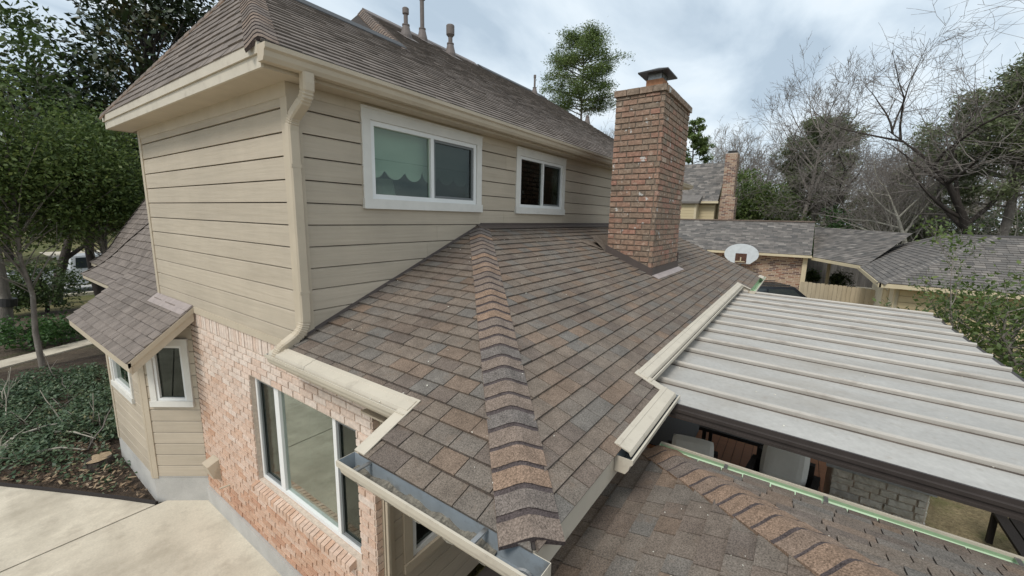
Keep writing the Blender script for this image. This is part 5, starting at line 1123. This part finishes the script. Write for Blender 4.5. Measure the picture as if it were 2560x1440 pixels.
def nmesh(name, v, quads, tone, m, parent=None, kind=None, smooth=False):
    me = bpy.data.meshes.new(name); off = origin(parent) if parent else np.zeros(3); v = (v - off).astype(np.float32)
    me.vertices.add(len(v)); me.vertices.foreach_set('co', v.ravel()); nq = len(quads)
    me.loops.add(nq * 4); me.loops.foreach_set('vertex_index', quads.astype(np.int32).ravel()); me.polygons.add(nq)
    me.polygons.foreach_set('loop_start', np.arange(nq, dtype=np.int32) * 4)
    me.update(calc_edges=True); me.validate()
    a = me.attributes.new('tone', 'FLOAT', 'FACE'); a.data.foreach_set('value', np.asarray(tone, np.float32))
    if smooth: me.polygons.foreach_set('use_smooth', np.ones(nq, bool))
    me.materials.append(MATS[m]); o = bpy.data.objects.new(name, me); COL.objects.link(o)
    if parent: o.parent = parent
    if kind: o['kind'] = kind
    return o
def rotv(d, ang, az):
    a = np.cross(d, V(0, 0, 1)); a = unit(a) if np.linalg.norm(a) > .05 else V(1, 0, 0); c = np.cross(d, a)
    s = a * math.cos(az) + c * math.sin(az); return unit(d * math.cos(ang) + s * math.sin(ang))
def skeleton(base, h, r0, rng, levels=4, kids=(6, 6, 5, 4), lean=(0, 0), first=.35, ang=(35, 60), ratio=.55, wob=.12, trop=.04, forks=0, nseg=6, rmin=.0035):
    thick, thin, tips = [], [], []
    def grow(p, d, Ln, r, lev):
        ns = nseg if lev < 2 else (4 if lev < 3 else 3); rr = r
        kn = kids[min(lev, len(kids) - 1)]; spots = sorted(rng.uniform(first if lev == 0 else .22, .98) for _ in range(kn)) if lev < levels else []
        pts = [p]; ds = [d]
        for k in range(ns):
            d = unit(d + V(rng.gauss(0, wob), rng.gauss(0, wob), rng.gauss(0, wob) * .7 + trop)); q = p + d * Ln / ns; r2 = r * (1 - (k + 1) / ns * (.93 if lev == 0 else .9))
            (thick if lev < 2 else thin).append((*p, *q, rr, max(r2, rmin))); p, rr = q, r2; pts.append(p); ds.append(d)
        for s in spots:
            k = min(int(s * ns), ns - 1); f = s * ns - k; P = pts[k] + (pts[k + 1] - pts[k]) * f
            a = math.radians(rng.uniform(*ang)); dd = rotv(ds[k + 1], a, rng.uniform(0, 2 * math.pi))
            grow(P, dd, Ln * ratio * rng.uniform(.7, 1.25) * (1.15 - .5 * s if lev == 0 else 1), max(r * (1 - .72 * s) * .58, rmin * 1.15), lev + 1)
        if lev >= levels - 1: tips.append((p, d)); 
        if lev == levels: tips.append((pts[len(pts) // 2], d))
    d0 = unit(V(lean[0], lean[1], 1)); grow(np.array(base, float), d0, h, r0, 0)
    return thick, thin, tips
def leaves(tips, rng, per, spread, size, flat=.5, up=.3, narrow=.5, cl=None):
    C = np.array([t[0] for t in tips]); D = np.array([t[1] for t in tips]); n = len(C) * per; g_ = np.random.default_rng(rng.randint(0, 10 ** 9))
    idx = np.repeat(np.arange(len(C)), per); c = C[idx] + g_.normal(0, spread, (n, 3)) * np.array([1, 1, .7])
    nrm = g_.normal(0, 1, (n, 3)); nrm[:, 2] = np.abs(nrm[:, 2]) + up; nrm /= np.linalg.norm(nrm, axis=1, keepdims=True)
    t = g_.normal(0, 1, (n, 3)) + D[idx] * 1.2; a = t - nrm * (t * nrm).sum(1, keepdims=True); a /= np.linalg.norm(a, axis=1, keepdims=True); b = np.cross(nrm, a)
    s = size * g_.uniform(.6, 1.35, (n, 1)); w = s * narrow
    v = np.stack([c - a * s, c + b * w - nrm * s * .15, c + a * s, c - b * w - nrm * s * .15], 1).reshape(-1, 3)
    ct = g_.uniform(0, 1, len(C)) * .5; tone = np.clip(ct[idx] + g_.uniform(0, .55, n), 0, 1)
    return v, np.arange(n * 4).reshape(-1, 4), tone
def tree(name, label, base, h, r0, rng, bark, twig, leafm=None, per=0, spread=.3, size=.1, group=None, cat='tree', tipfilter=None, narrow=.5, lift=.3, **kw):
    t = thing(name, label, cat, tuple(base), group); th_, tn_, tips = skeleton(base, h, r0, rng, **kw)
    v, q = tubes(th_, 7); nmesh('trunk', v, q, np.full(len(q), .5), bark, t, smooth=True)
    if leafm:
        if tn_: v, q = tubes(tn_, 3); nmesh('branches', v, q, np.full(len(q), .5), twig, t, 'stuff')
        if tipfilter: tips = [x for x in tips if tipfilter(x[0])]
        if tips: v, q, tone = leaves(tips, rng, per, spread, size, narrow=narrow, up=lift); nmesh('crown', v, q, tone, leafm, t)
    elif tn_:
        v, q = tubes(tn_, 3); nmesh('crown', v, q, np.full(len(q), .5), twig, t)
    return t
def blob_tree(name, label, base, h, trunk_r, lobes, rng, bark, leafm, nclump, per, spread, size, group=None, cat='tree', narrow=.5, shell=.62, nlimb=10):
    """broad evergreen: clumps of leaves spread through lobes (centre offset, radii); limbs run from the stem into the lobes"""
    t = thing(name, label, cat, tuple(base), group); base = np.array(base, float); g_ = np.random.default_rng(rng.randint(0, 10 ** 9)); tips = []; segs = []; thin = []
    top = base + V(rng.gauss(0, .1), rng.gauss(0, .1), h * .8); vol = np.array([np.prod(r) ** (2 / 3) for c, r in lobes]); vol = vol / vol.sum()
    pts = [base + (top - base) * k / 6 + V(rng.gauss(0, .07), rng.gauss(0, .07), 0) * (k > 0) for k in range(7)]
    for k in range(6): segs.append((*pts[k], *pts[k + 1], trunk_r * (1 - k / 7.5), trunk_r * (1 - (k + 1) / 7.5)))
    for (c, r), f in zip(lobes, vol):
        m = max(3, int(nclump * f)); u = g_.normal(0, 1, (m, 3)); u /= np.linalg.norm(u, axis=1, keepdims=True); rad = shell + (1 - shell) * g_.uniform(0, 1, (m, 1)) ** .7
        rad = np.where(g_.uniform(0, 1, (m, 1)) < .25, g_.uniform(.15, 1, (m, 1)), rad) * g_.uniform(.82, 1.1, (m, 1))
        P = base + np.array(c) + u * rad * np.array(r)
        P = P[P[:, 2] > base[2] + .12]
        for p, uu in zip(P, u): tips.append((p, uu))
        cc = base + np.array(c)
        for k in range(min(nlimb, len(P))):
            zz = (P[k][2] - base[2]) / (h * .8) * rng.uniform(.55, .9) * 6; kk = min(5, max(0, int(zz))); s0 = pts[kk] + (pts[kk + 1] - pts[kk]) * min(1, max(0, zz - kk)); mid = s0 + (P[k] - s0) * .55 + V(rng.gauss(0, .06), rng.gauss(0, .06), rng.uniform(-.02, .05)) * h * .3; rr = trunk_r * .2
            segs.append((*s0, *mid, rr, rr * .6)); thin.append((*mid, *P[k], rr * .6, .008))
    v, q = tubes(segs, 6); nmesh('trunk', v, q, np.full(len(q), .5), bark, t, smooth=True)
    if thin: v, q = tubes(thin, 3); nmesh('branches', v, q, np.full(len(q), .5), bark, t, 'stuff')
    v, q, tone = leaves(tips, rng, per, spread, size, narrow=narrow); nmesh('crown', v, q, tone, leafm, t)
    return t
rt = random.Random(201)
def at_px(dist_xy, ang_deg, z=0.0):      # a place on the ground by bearing (degrees from +X towards +Y) and distance
    a = math.radians(ang_deg); return V(dist_xy * math.cos(a), dist_xy * math.sin(a), z)
# --- beyond the street side (left of the house)
blob_tree('magnolia_tree', 'tall dark glossy magnolia rising behind the house gable', at_px(22, 75), 12.5, .26, [((0, 0, 9.6), (2.6, 2.6, 2.7)), ((-1.4, .4, 6.6), (2.3, 2.2, 2.4)), ((1.3, -.3, 6.8), (2.3, 2.2, 2.6)), ((.5, .2, 12.4), (1.9, 1.9, 2.0)), ((1.8, -.6, 11.2), (1.5, 1.5, 1.9)), ((0, 0, 5.0), (2.6, 2.4, 1.4))], rt, 'bark_dark', 'leaf_magnolia', 620, 26, .30, .135, narrow=.42, nlimb=16)
blob_tree('magnolia_tree', 'shorter dark magnolia between the pale green tree and the taller one', at_px(24.5, 80.6), 9.5, .2, [((0, 0, 6.6), (2.1, 2.0, 2.2)), ((-1.2, .3, 8.3), (1.5, 1.4, 1.3)), ((.6, 0, 4.9), (2.0, 2.0, 1.3)), ((-1.0, 0, 5.3), (1.7, 1.7, 1.4))], rt, 'bark_dark', 'leaf_magnolia', 420, 26, .30, .135, narrow=.42, nlimb=14)
blob_tree('privet_tree', 'loose green tree with slim pale stem nearest the driveway path', at_px(16.5, 85.3), 7.4, .075, [((.1, 0, 5.6), (1.3, 1.3, 1.35)), ((.8, .3, 4.9), (1.3, 1.3, 1.0)), ((-.4, .1, 7.0), (.9, .8, .75)), ((-.9, 0, 4.9), (1.1, 1.1, 1.0)), ((1.5, .1, 5.4), (.8, .8, .8)), ((-1.3, .2, 5.9), (.8, .9, .9)), ((-.4, 0, 3.8), (.7, .7, .6)), ((.9, .1, 3.9), (.6, .7, .6)), ((-1.4, 0, 3.7), (.6, .7, .7))], rt, 'bark_grey', 'leaf_privet', 620, 40, .30, .052, nlimb=7, shell=.4)
blob_tree('privet_tree', 'fuller green tree standing between the slim pale stem and the house', at_px(17.5, 80.2), 7.0, .08, [((0, 0, 5.6), (1.3, 1.3, 1.3)), ((-.9, 0, 4.9), (1.3, 1.2, 1.0)), ((.7, .2, 4.9), (1.2, 1.2, 1.0)), ((-.2, 0, 4.5), (1.3, 1.3, .7)), ((.3, 0, 6.6), (.8, .8, .7)), ((-.9, 0, 3.8), (.7, .8, .6)), ((.8, 0, 4.0), (.7, .7, .6))], rt, 'bark_grey', 'leaf_privet', 560, 40, .30, .052, nlimb=7, shell=.4)
tree('leaning_tree', 'thick pale trunked tree leaning right with a black band round it', at_px(20.6, 87.1), 8.2, .20, rt, 'bark_grey', 'twig', 'leaf_dark', per=16, spread=.32, size=.10, lean=(.07, -.03), wob=.07, levels=3, kids=(7, 5, 4), first=.55, ratio=.5)
bb = MB(); c = at_px(20.6, 87.1); bb.tube([c + V(.16, -.06, 1.15), c + V(.19, -.07, 1.4)], .205, 14); tag(obj('trunk_band', bb, 'black_metal'), 'black band wrapped round the leaning pale trunk', 'band')
tree('forked_tree', 'dark forked tree standing between the bush and the white truck', at_px(27.5, 83.8), 7.5, .22, rt, 'bark_dark', 'bark_dark', 'leaf_dark', per=15, spread=.36, size=.11, lean=(.05, 0), levels=3, kids=(7, 5, 4), first=.22, ratio=.58, ang=(30, 55))
blob_tree('holly_bush', 'round dark green bush in front of the white truck', at_px(25.5, 84.4), 2.1, .08, [((0, 0, 1.15), (1.25, 1.2, 1.0)), ((-.7, 0, .8), (.9, .9, .7))], rt, 'bark_dark', 'leaf_dark', 260, 22, .16, .06, cat='bush', nlimb=8)
blob_tree('fern_shrub', 'bright green low shrub at the foot of the leaning tree', at_px(19.2, 85.7), 1.0, .03, [((0, 0, .5), (.9, .8, .5)), ((.7, .3, .4), (.7, .6, .4))], rt, 'bark_dark', 'leaf_bright', 120, 20, .14, .06, cat='shrub', nlimb=4)
for k, (d_, a_, h_, lb) in enumerate(((52, 86, 10, 'broad dark tree across the street behind the truck bed'), (55, 80, 12, 'broad dark tree across the street behind the truck cab'), (50, 74, 11, 'broad dark tree across the street behind the magnolia'))):
    blob_tree('oak_tree', lb, at_px(d_, a_), h_, .3, [((0, 0, h_ * .62), (4.2, 4, h_ * .33)), ((2.5, 1, h_ * .5), (3, 3, 2.6)), ((-2.5, -1, h_ * .5), (3, 3, 2.6))], rt, 'bark_dark', 'leaf_dark', 420, 20, .55, .22, group='trees across the street')
st = thing('tree_stump', 'small dark stump on the lawn by the white truck', 'stump', tuple(at_px(21.5, 82.3)))
b = MB(); c = at_px(21.5, 82.3); b.lathe(c, [(.28, -.05), (.2, .12), (.18, .32), (.17, .34)], 12); obj('stump_wood', b, 'bark_dark', st)
# --- planting bed: ground cover, bare stems, stump, chips
rgn = np.random.default_rng(5); pts = []
while len(pts) < 5600:
    x, y = rgn.uniform(-1.6, 2.2), rgn.uniform(7.6, 15.2)
    if not inbed(x - .05, y) or (x > 1.42 and y < 10.0): continue
    dens = 1.0 if y > 10.2 else (.6 if y > 9.6 else .12)
    if x < .55 and y < 10.6: dens *= .45
    if math.sin(x * 3.1 + 1) * math.sin(y * 2.3) + .4 * math.sin(x * 7 + y * 5) > .55: dens *= .2
    if rgn.uniform() < dens: pts.append((V(x, y, rgn.uniform(.02, (.22 + .25 * max(0, math.sin(x * 4.1) * math.sin(y * 3.3))) if y > 9.8 else .10)), V(rgn.normal(), rgn.normal(), .6)))
v, q, tone = leaves(pts, rt, 5, .055, .036, narrow=.55, up=1.0)
nm = nmesh('ground_cover', v, q, tone, 'leaf_cover', None, 'stuff'); nm['label'] = 'dark ivy like ground cover filling the planting bed'; nm['category'] = 'ground cover'
pts = [(V(x, y, .035 + rgn.uniform(0, .03)), V(rgn.normal(), rgn.normal(), .1)) for x, y in zip(rgn.uniform(-.9, 1.9, 2600), rgn.uniform(7.5, 11.5, 2600)) if inbed(x - .04, y) and not (x > 1.44)]
v, q, tone = leaves(pts, rt, 1, .02, .034, narrow=.5, up=2.0)
nm = nmesh('leaf_litter', v, q, tone, 'litter', None, 'stuff'); nm['label'] = 'brown leaf litter and wood chips on the bed'; nm['category'] = 'leaf litter'
for k in range(44):
    x, y = rgn.uniform(-.6, 1.9), rgn.uniform(9.4, 15.0)
    if not inbed(x - .1, y) or (x > 1.3 and y < 10.2): continue
    b = MB(); p = V(x, y, -.02); d = unit(V(rgn.normal() * .5, rgn.normal() * .5, 1)); ps = [p + d * t + V(rgn.normal() * .02, rgn.normal() * .02, 0) for t in np.linspace(0, rgn.uniform(.4, .95), 5)]
    b.tube(ps, [.014, .012, .010, .008, .006], 5); s2 = ps[2]; b.tube([s2, s2 + V(rgn.normal() * .12, rgn.normal() * .12, .2)], [.007, .004], 4)
    tag(obj('pruned_shrub', b, 'bark_pale' if k % 3 else 'twig'), 'bare pruned shrub stem sticking up out of the ground cover', 'shrub', 'pruned stems in the planting bed')
for (p0, p1) in (((.62, 10.3, .16), (1.12, 9.85, .12)), ((.9, 10.9, .2), (1.3, 10.1, .16)), ((.45, 11.4, .14), (1.25, 11.0, .24))):
    b = MB(); b.tube([p0, (np.array(p0) + np.array(p1)) / 2 + V(0, 0, .06), p1], [.02, .016, .008], 6); tag(obj('fallen_branch', b, 'bark_pale'), 'pale fallen branch lying over the ground cover', 'branch', 'fallen branches on the bed')
cs_ = thing('cut_stump', 'freshly cut tree stump with pale splintered top in the bed', 'stump', (1.19, 9.30, 0))
b = MB(); b.lathe((1.19, 9.30, 0), [(.24, -.06), (.20, .04), (.17, .13)], 11); sk = obj('stump_bark', b, 'bark_dark', cs_)
b = MB(); n = 11; top = [(1.19 + (.17 + .03 * math.sin(k * 2.3)) * math.cos(k * 2 * math.pi / n), 9.30 + (.17 + .03 * math.cos(k * 1.7)) * math.sin(k * 2 * math.pi / n), .131 + .02 * math.sin(k)) for k in range(n)]; cc = (1.19, 9.30, .15)
for k in range(n): b.poly([top[k], top[(k + 1) % n], cc])
obj('cut_face', b, 'cut_wood', cs_)
ch_ = MB()
for k in range(46):
    x, y = 1.0 + rgn.normal() * .25, 8.75 + rgn.normal() * .35
    if not inbed(x - .08, y) or x > 1.42: continue
    a = rgn.uniform(0, 3.14); u = V(math.cos(a), math.sin(a), rgn.normal() * .15); w = V(-u[1], u[0], .05); l, ww = rgn.uniform(.02, .07), rgn.uniform(.008, .02)
    ch_.obox(V(x, y, .05 + rgn.uniform(0, .02)), unit(u), unit(w), Z_, -l, l, -ww, ww, 0, .006)
nm = obj('wood_chips', ch_, 'cut_wood', None, 'stuff'); nm['label'] = 'scatter of pale wood chips round the cut stump'; nm['category'] = 'wood chips'
for (x, y, s) in ((.25, 11.2, .16), (.05, 11.5, .13), (.45, 11.55, .10)):
    b = MB(); b.lathe((x, y, -.04), [(s, 0), (s * 1.05, s * .5), (s * .6, s * .95), (.01, s)], 8); tag(obj('rock', b, 'stone'), 'pale rock half hidden in the ground cover', 'rock', 'pale rocks in the planting bed')

# --- trees behind the houses (right)
def pine(label, base, h, r0, c0z, rad, rng, leafm='needle', n=34, per=34, nm='pine_tree', size=.20, group=None):
    t = thing(nm, label, 'tree', tuple(base), group); base = np.array(base, float); segs, thin, tips = [], [], []
    pts = [base + V(math.sin(k * .9) * .12, math.cos(k * .7) * .12, h * .97 * k / 10) for k in range(11)]
    for k in range(10): segs.append((*pts[k], *pts[k + 1], r0 * (1 - k / 11.5), r0 * (1 - (k + 1) / 11.5)))
    for k in range(n):
        f = rng.random() ** .8; z = c0z + (h - c0z) * f; w = rad * math.sin(math.pi * (.2 + .74 * f)) ** .6 * rng.uniform(.55, 1.08); az = rng.uniform(0, 2 * math.pi)
        s0 = base + V(0, 0, z - .12 * w); e_ = base + V(math.cos(az) * w, math.sin(az) * w, z + rng.uniform(-.1, .35) * w * .6); mid = (s0 + e_) / 2 + V(0, 0, .04 * w)
        segs.append((*s0, *mid, r0 * .22, r0 * .15)); thin.append((*mid, *e_, r0 * .15, .015))
        for j in range(5):
            tt_ = rng.uniform(.45, 1.05); c = s0 + (e_ - s0) * tt_ + V(rng.gauss(0, .16 * w * .5), rng.gauss(0, .16 * w * .5), rng.gauss(.1, .12))
            thin.append((*(s0 + (e_ - s0) * min(tt_, 1)), *c, .02, .008)); tips.append((c, unit(e_ - s0)))
    v, q = tubes(segs, 6); nmesh('trunk', v, q, np.full(len(q), .5), 'bark_grey', t, smooth=True)
    v, q = tubes(thin, 3); nmesh('branches', v, q, np.full(len(q), .5), 'twig', t, 'stuff')
    v, q, tone = leaves(tips, rng, per, rad * .085, size, narrow=.28); nmesh('crown', v, q, tone, leafm, t); return t
pine('tall pine with rounded bright green crown beyond the upper roof ridge', at_px(48, 26.4), 23.4, .30, 15.6, 4.5, rt, n=90, per=80, size=.12)
pine('slim pine showing just past the brick chimney', at_px(45, 12.3), 13.8, .2, 8.2, 1.9, rt, n=22, per=34, size=.18)
pine('dense round topped dull green pine among the bare trees', at_px(46, -.6), 12.9, .3, 5.2, 3.3, rt, leafm='needle_dull', n=80, per=80, size=.15)
pine('broad dull pine behind the right hand garage', at_px(33, -14.6), 11.8, .3, 5.5, 3.6, rt, leafm='needle_dull', n=70, per=80, size=.125)
pine('dark pine low behind the thicket', at_px(44, -9.5), 9.4, .25, 3.8, 2.6, rt, leafm='needle_dull', n=44, per=60, size=.15)
def bare(label, base, h, r0, rng, bark='bark_grey', twig='twig', **kw):
    kw.setdefault('rmin', .00022 * np.linalg.norm(base))
    return tree('bare_tree', label, base, h, r0, rng, bark, twig, group=None, **kw)
bare('tall bare tree with fine upright twigs behind the round topped pine', at_px(42, 1.0), 12.4, .26, rt, levels=4, kids=(14, 7, 5, 4), first=.32, ang=(25, 48), ratio=.44, wob=.1, trop=.08)
bare('bare crooked tree between the pine and the large spreading one', at_px(40, -4.6), 9.3, .26, rt, bark='bark_dark', levels=4, kids=(10, 7, 5, 4), first=.35, ang=(35, 65), ratio=.55, wob=.2, trop=.05)
bare('large spreading bare tree with dark trunk behind the right hand garage', at_px(33.0, -13.4), 11.2, .30, rt, bark='bark_dark', levels=4, kids=(12, 7, 5, 4), first=.28, ang=(38, 70), ratio=.56, wob=.15, trop=.06)
bare('bare tree with pale mottled limbs leaning left behind the garage ridge', at_px(31.5, -11.0), 7.4, .19, rt, bark='bark_pale', twig='twig_pale', levels=3, kids=(8, 6, 5), first=.2, ang=(35, 65), ratio=.62, lean=(0, .75), wob=.14, trop=.02)
for k, (d_, a_, h_, lb) in enumerate(((62, 9.6, 15, 'pale bare tree far beyond the neighbouring chimney'), (66, 7.6, 15.5, 'pale bare tree far behind the evergreen bushes'), (58, 35.5, 21.5, 'faint bare tree left of the tall pine'), (60, 31.5, 20, 'faint bare tree tucked beside the tall pine'), (60, 22.2, 16.5, 'faint bare tree right of the tall pine'), (50, -6.6, 10.5, 'pale bare tree deep in the thicket'), (62, -2.2, 13.5, 'pale bare tree behind the crooked one'), (66, 11.2, 14.5, 'pale bare tree beside the slim pine'))):
    bare(lb, at_px(d_, a_), h_ * .82, .16, rt, twig='twig_pale', levels=4, kids=(9, 6, 4, 3), first=.3, ang=(25, 55), ratio=.5, wob=.13, trop=.09)
blob_tree('evergreen_tree', 'leafy dark green tree right of the neighbouring chimney', at_px(36, 6.4), 8.6, .13, [((0, 0, 6.0), (1.6, 1.7, 2.5)), ((.3, -1.2, 5.2), (1.3, 1.4, 1.9)), ((0, .7, 3.6), (1.3, 1.4, 1.8))], rt, 'bark_dark', 'leaf_privet', 300, 24, .26, .10)
blob_tree('evergreen_tree', 'leafy dark green tree standing behind the low garage ridge', at_px(37, 3.2), 7.6, .13, [((0, 0, 5.2), (1.5, 1.7, 2.0)), ((0, -1.0, 3.9), (1.4, 1.5, 1.8)), ((0, 1.0, 3.8), (1.4, 1.5, 1.6))], rt, 'bark_dark', 'leaf_privet', 280, 24, .26, .10)
blob_tree('evergreen_tree', 'bright green conical evergreen above the breezeway roof', at_px(34, -2.5), 5.6, .1, [((0, 0, 4.0), (.9, 1.0, 1.5)), ((0, -.4, 2.4), (1.5, 1.7, 1.6)), ((0, .8, 2.0), (1.4, 1.4, 1.4))], rt, 'bark_dark', 'leaf_bright', 260, 24, .22, .085)
for k, (d_, a_, h_, m_, lb) in enumerate(((37, -5.6, 4.6, 'leaf_olive', 'olive green thicket bush right of the bright evergreen'), (39, -8.2, 5.6, 'leaf_olive', 'olive green thicket bush left of the pale leaning tree'), (38, -11, 5.4, 'leaf_olive', 'olive green thicket bush behind the pale leaning tree'), (42, -6.8, 7.2, 'leaf_olive', 'taller olive bush at the back of the thicket'), (40, -15.5, 6, 'leaf_dark', 'dark bush behind the right end of the garage ridge'), (48, 5, 8.5, 'leaf_olive', 'olive tree behind the leafy dark ones'), (50, 1.6, 8.5, 'leaf_olive', 'olive tree behind the tall bare one'), (52, 9.5, 8.2, 'leaf_olive', 'olive tree behind the neighbouring chimney'))):
    blob_tree('thicket_bush', lb, at_px(d_, a_), h_, .08, [((0, 0, h_ * .58), (1.9, 2.2, h_ * .42)), ((.5, 1.3, h_ * .42), (1.5, 1.7, h_ * .34)), ((.4, -1.4, h_ * .4), (1.5, 1.7, h_ * .32))], rt, 'twig', m_, 260, 20, .32, .11, cat='bush', shell=.4)
for k, (d_, a_, h_, lb) in enumerate(((33, -6.2, 5.4, 'grey twiggy sapling left in the thicket'), (32, -7.6, 6.2, 'grey twiggy sapling in the middle of the thicket'), (31, -9.2, 5.8, 'grey twiggy sapling beside the pale leaning tree'), (35, -3.6, 6.0, 'grey twiggy sapling behind the bright evergreen'), (34, -16, 7.0, 'grey twiggy sapling behind the garage ridge end'))):
    tree('sapling', lb, at_px(d_, a_), h_, .06, rt, 'bark_pale', 'twig_pale', levels=3, kids=(11, 7, 5), first=.15, ang=(25, 55), ratio=.5, wob=.15, trop=.06)
# more bare trees standing close behind the garages, and a far grey wood
for k, (d_, a_, h_, lb) in enumerate(((44, 4.0, 11.5, 'grey bare tree behind the low garage ridge'), (47, -1.8, 11.0, 'grey bare tree just right of the round topped pine'), (43, -6.6, 9.6, 'grey bare tree above the taller olive bush'), (39, -8.6, 9.8, 'grey bare tree left of the large spreading one'), (37, -10.6, 9.4, 'grey bare tree right behind the large spreading one'), (36, -16.0, 10.5, 'grey bare tree beside the broad dull pine'), (52, 8.4, 12.0, 'grey bare tree close behind the neighbouring chimney'))):
    bare(lb, at_px(d_, a_), h_ * .8, .15, rt, levels=4, kids=(12, 7, 5, 3), first=.22, ang=(25, 58), ratio=.5, wob=.14, trop=.08)
fw = []
for k in range(70):
    p = at_px(rt.uniform(58, 95), rt.uniform(-26, 14)); a_, b_, c_ = skeleton(p, rt.uniform(8, 13), .14, rt, levels=3, kids=(11, 6, 5), first=.25, ang=(25, 55), ratio=.5, wob=.14, trop=.08, rmin=.02); fw += a_ + b_
v, q = tubes(fw, 3); nm = nmesh('bare_woodland', v, q, np.full(len(q), .5), 'twig_pale', None, 'stuff'); nm['label'] = 'far grey wood of leafless trees behind the garages'; nm['category'] = 'woodland'
# far woodland that closes the horizon
far = np.random.default_rng(9); tp = []
for k in range(2600):
    a = far.uniform(-40, 100); d_ = far.uniform(75, 120); p = at_px(d_, a); tp.append((V(p[0], p[1], far.uniform(0, 1) ** .7 * (6.5 + 2.5 * math.sin(a * .9) + 1.5 * math.sin(a * 2.7))), V(far.normal(), far.normal(), .4)))
v, q, tone = leaves(tp, rt, 14, 1.1, .45, narrow=.6); nm = nmesh('far_woodland', v, q, tone, 'leaf_olive', None, 'stuff'); nm['label'] = 'far band of mixed woodland behind the houses'; nm['category'] = 'woodland'
# shrub at the end of the patio cover
blob_tree('garden_shrub', 'loose green shrub spreading beside the far end of the patio cover', V(11.0, -3.3, 0), 3.5, .06, [((0, 0, 1.9), (1.3, 1.1, 1.25)), ((-1.6, -.3, 1.2), (1.2, 1.0, 1.0)), ((.8, .4, 2.6), (.9, .7, .7)), ((1.5, -.2, 1.6), (1.1, .9, 1.2)), ((-.6, -1.2, 1.6), (1.2, 1.0, 1.3)), ((-2.6, -.9, .8), (1.0, .9, .8)), ((1.2, -1.6, 2.1), (1.4, 1.2, 1.4)), ((-.4, -2.3, 1.9), (1.3, 1.2, 1.3)), ((-2.0, -1.9, 1.3), (1.2, 1.1, 1.2)), ((.4, -.6, 3.0), (1.0, .9, .7))], rt, 'bark_grey', 'leaf_privet', 720, 26, .16, .05, cat='shrub', shell=.35, nlimb=14)
tree('garden_shrub', 'thin upright twigs rising out of the green patio shrub', V(10.6, -2.75, .0), 4.0, .03, rt, 'bark_grey', 'twig', 'leaf_privet', per=4, spread=.10, size=.045, levels=2, kids=(12, 6), first=.45, ang=(20, 45), ratio=.35, cat='shrub')
for (x, y, s, lb) in ((29.6, -.75, .34, 'round clipped topiary left on the low cream wall'), (29.4, -1.85, .26, 'smaller clipped topiary right on the low cream wall'), (27.6, -1.95, .55, 'dark shrub beside the corner of the hip roofed garage')):
    blob_tree('topiary', lb, V(x, y, .0), 1.6, .04, [((0, 0, 1.25), (s, s, s * 1.1))], rt, 'bark_dark', 'leaf_dark', 90, 22, .07, .045, cat='shrub', nlimb=4)

# --- petals and bits lying on the roofs
pb = MB(); rd_ = random.Random(77)
def bit(P, N, s):
    u = unit(np.cross(N, V(rd_.gauss(0, 1), rd_.gauss(0, 1), .2))); w = np.cross(N, u); pb.obox(P + N * .019, u, w, N, -s, s, -s * .55, s * .55, 0, .004)
NLl, NRl = unit(V(-sL, 0, 1)), unit(V(0, -sR, 1))
for k in range(62):
    x = rd_.uniform(1.5, 4.3); y = rd_.uniform(.9, 3.75)
    if (x - LX) / (4.6 - LX) * (3.82 - LYc) + LYc < y - .15: bit(V(x, y, zl(x)), NLl, rd_.uniform(.002, .006))
for k in range(70):
    x = rd_.uniform(1.6, 10); y = rd_.uniform(1.05, 3.6)
    if (x - LX) / (4.6 - LX) * (3.82 - LYc) + LYc > y + .15 and not (CX0 - .1 < x < CX1 + .1 and y > 1.9): bit(V(x, y, zr(y)), NRl, rd_.uniform(.002, .0065))
for k in range(46):
    x = rd_.uniform(1.0, 3.1); y = rd_.uniform(-1.2, .6); hx = KX - x; hy = KY - y
    if hx < hy - .2: bit(V(x, y, KZ + ks * hx), unit(V(ks, 0, 1)), rd_.uniform(.0015, .0045))
    elif hy < hx - .2: bit(V(x, y, KZ + ks * hy), unit(V(0, ks, 1)), rd_.uniform(.0015, .0045))
for k in range(40):
    x = rd_.uniform(3.5, 10); y = rd_.uniform(-2, .9); bit(V(x, y, zp(y) - .018), Z_, rd_.uniform(.003, .008))
nm = obj('fallen_petals', pb, 'white_bit', None, 'stuff'); nm['label'] = 'pale petals and specks scattered over the shingles'; nm['category'] = 'debris'
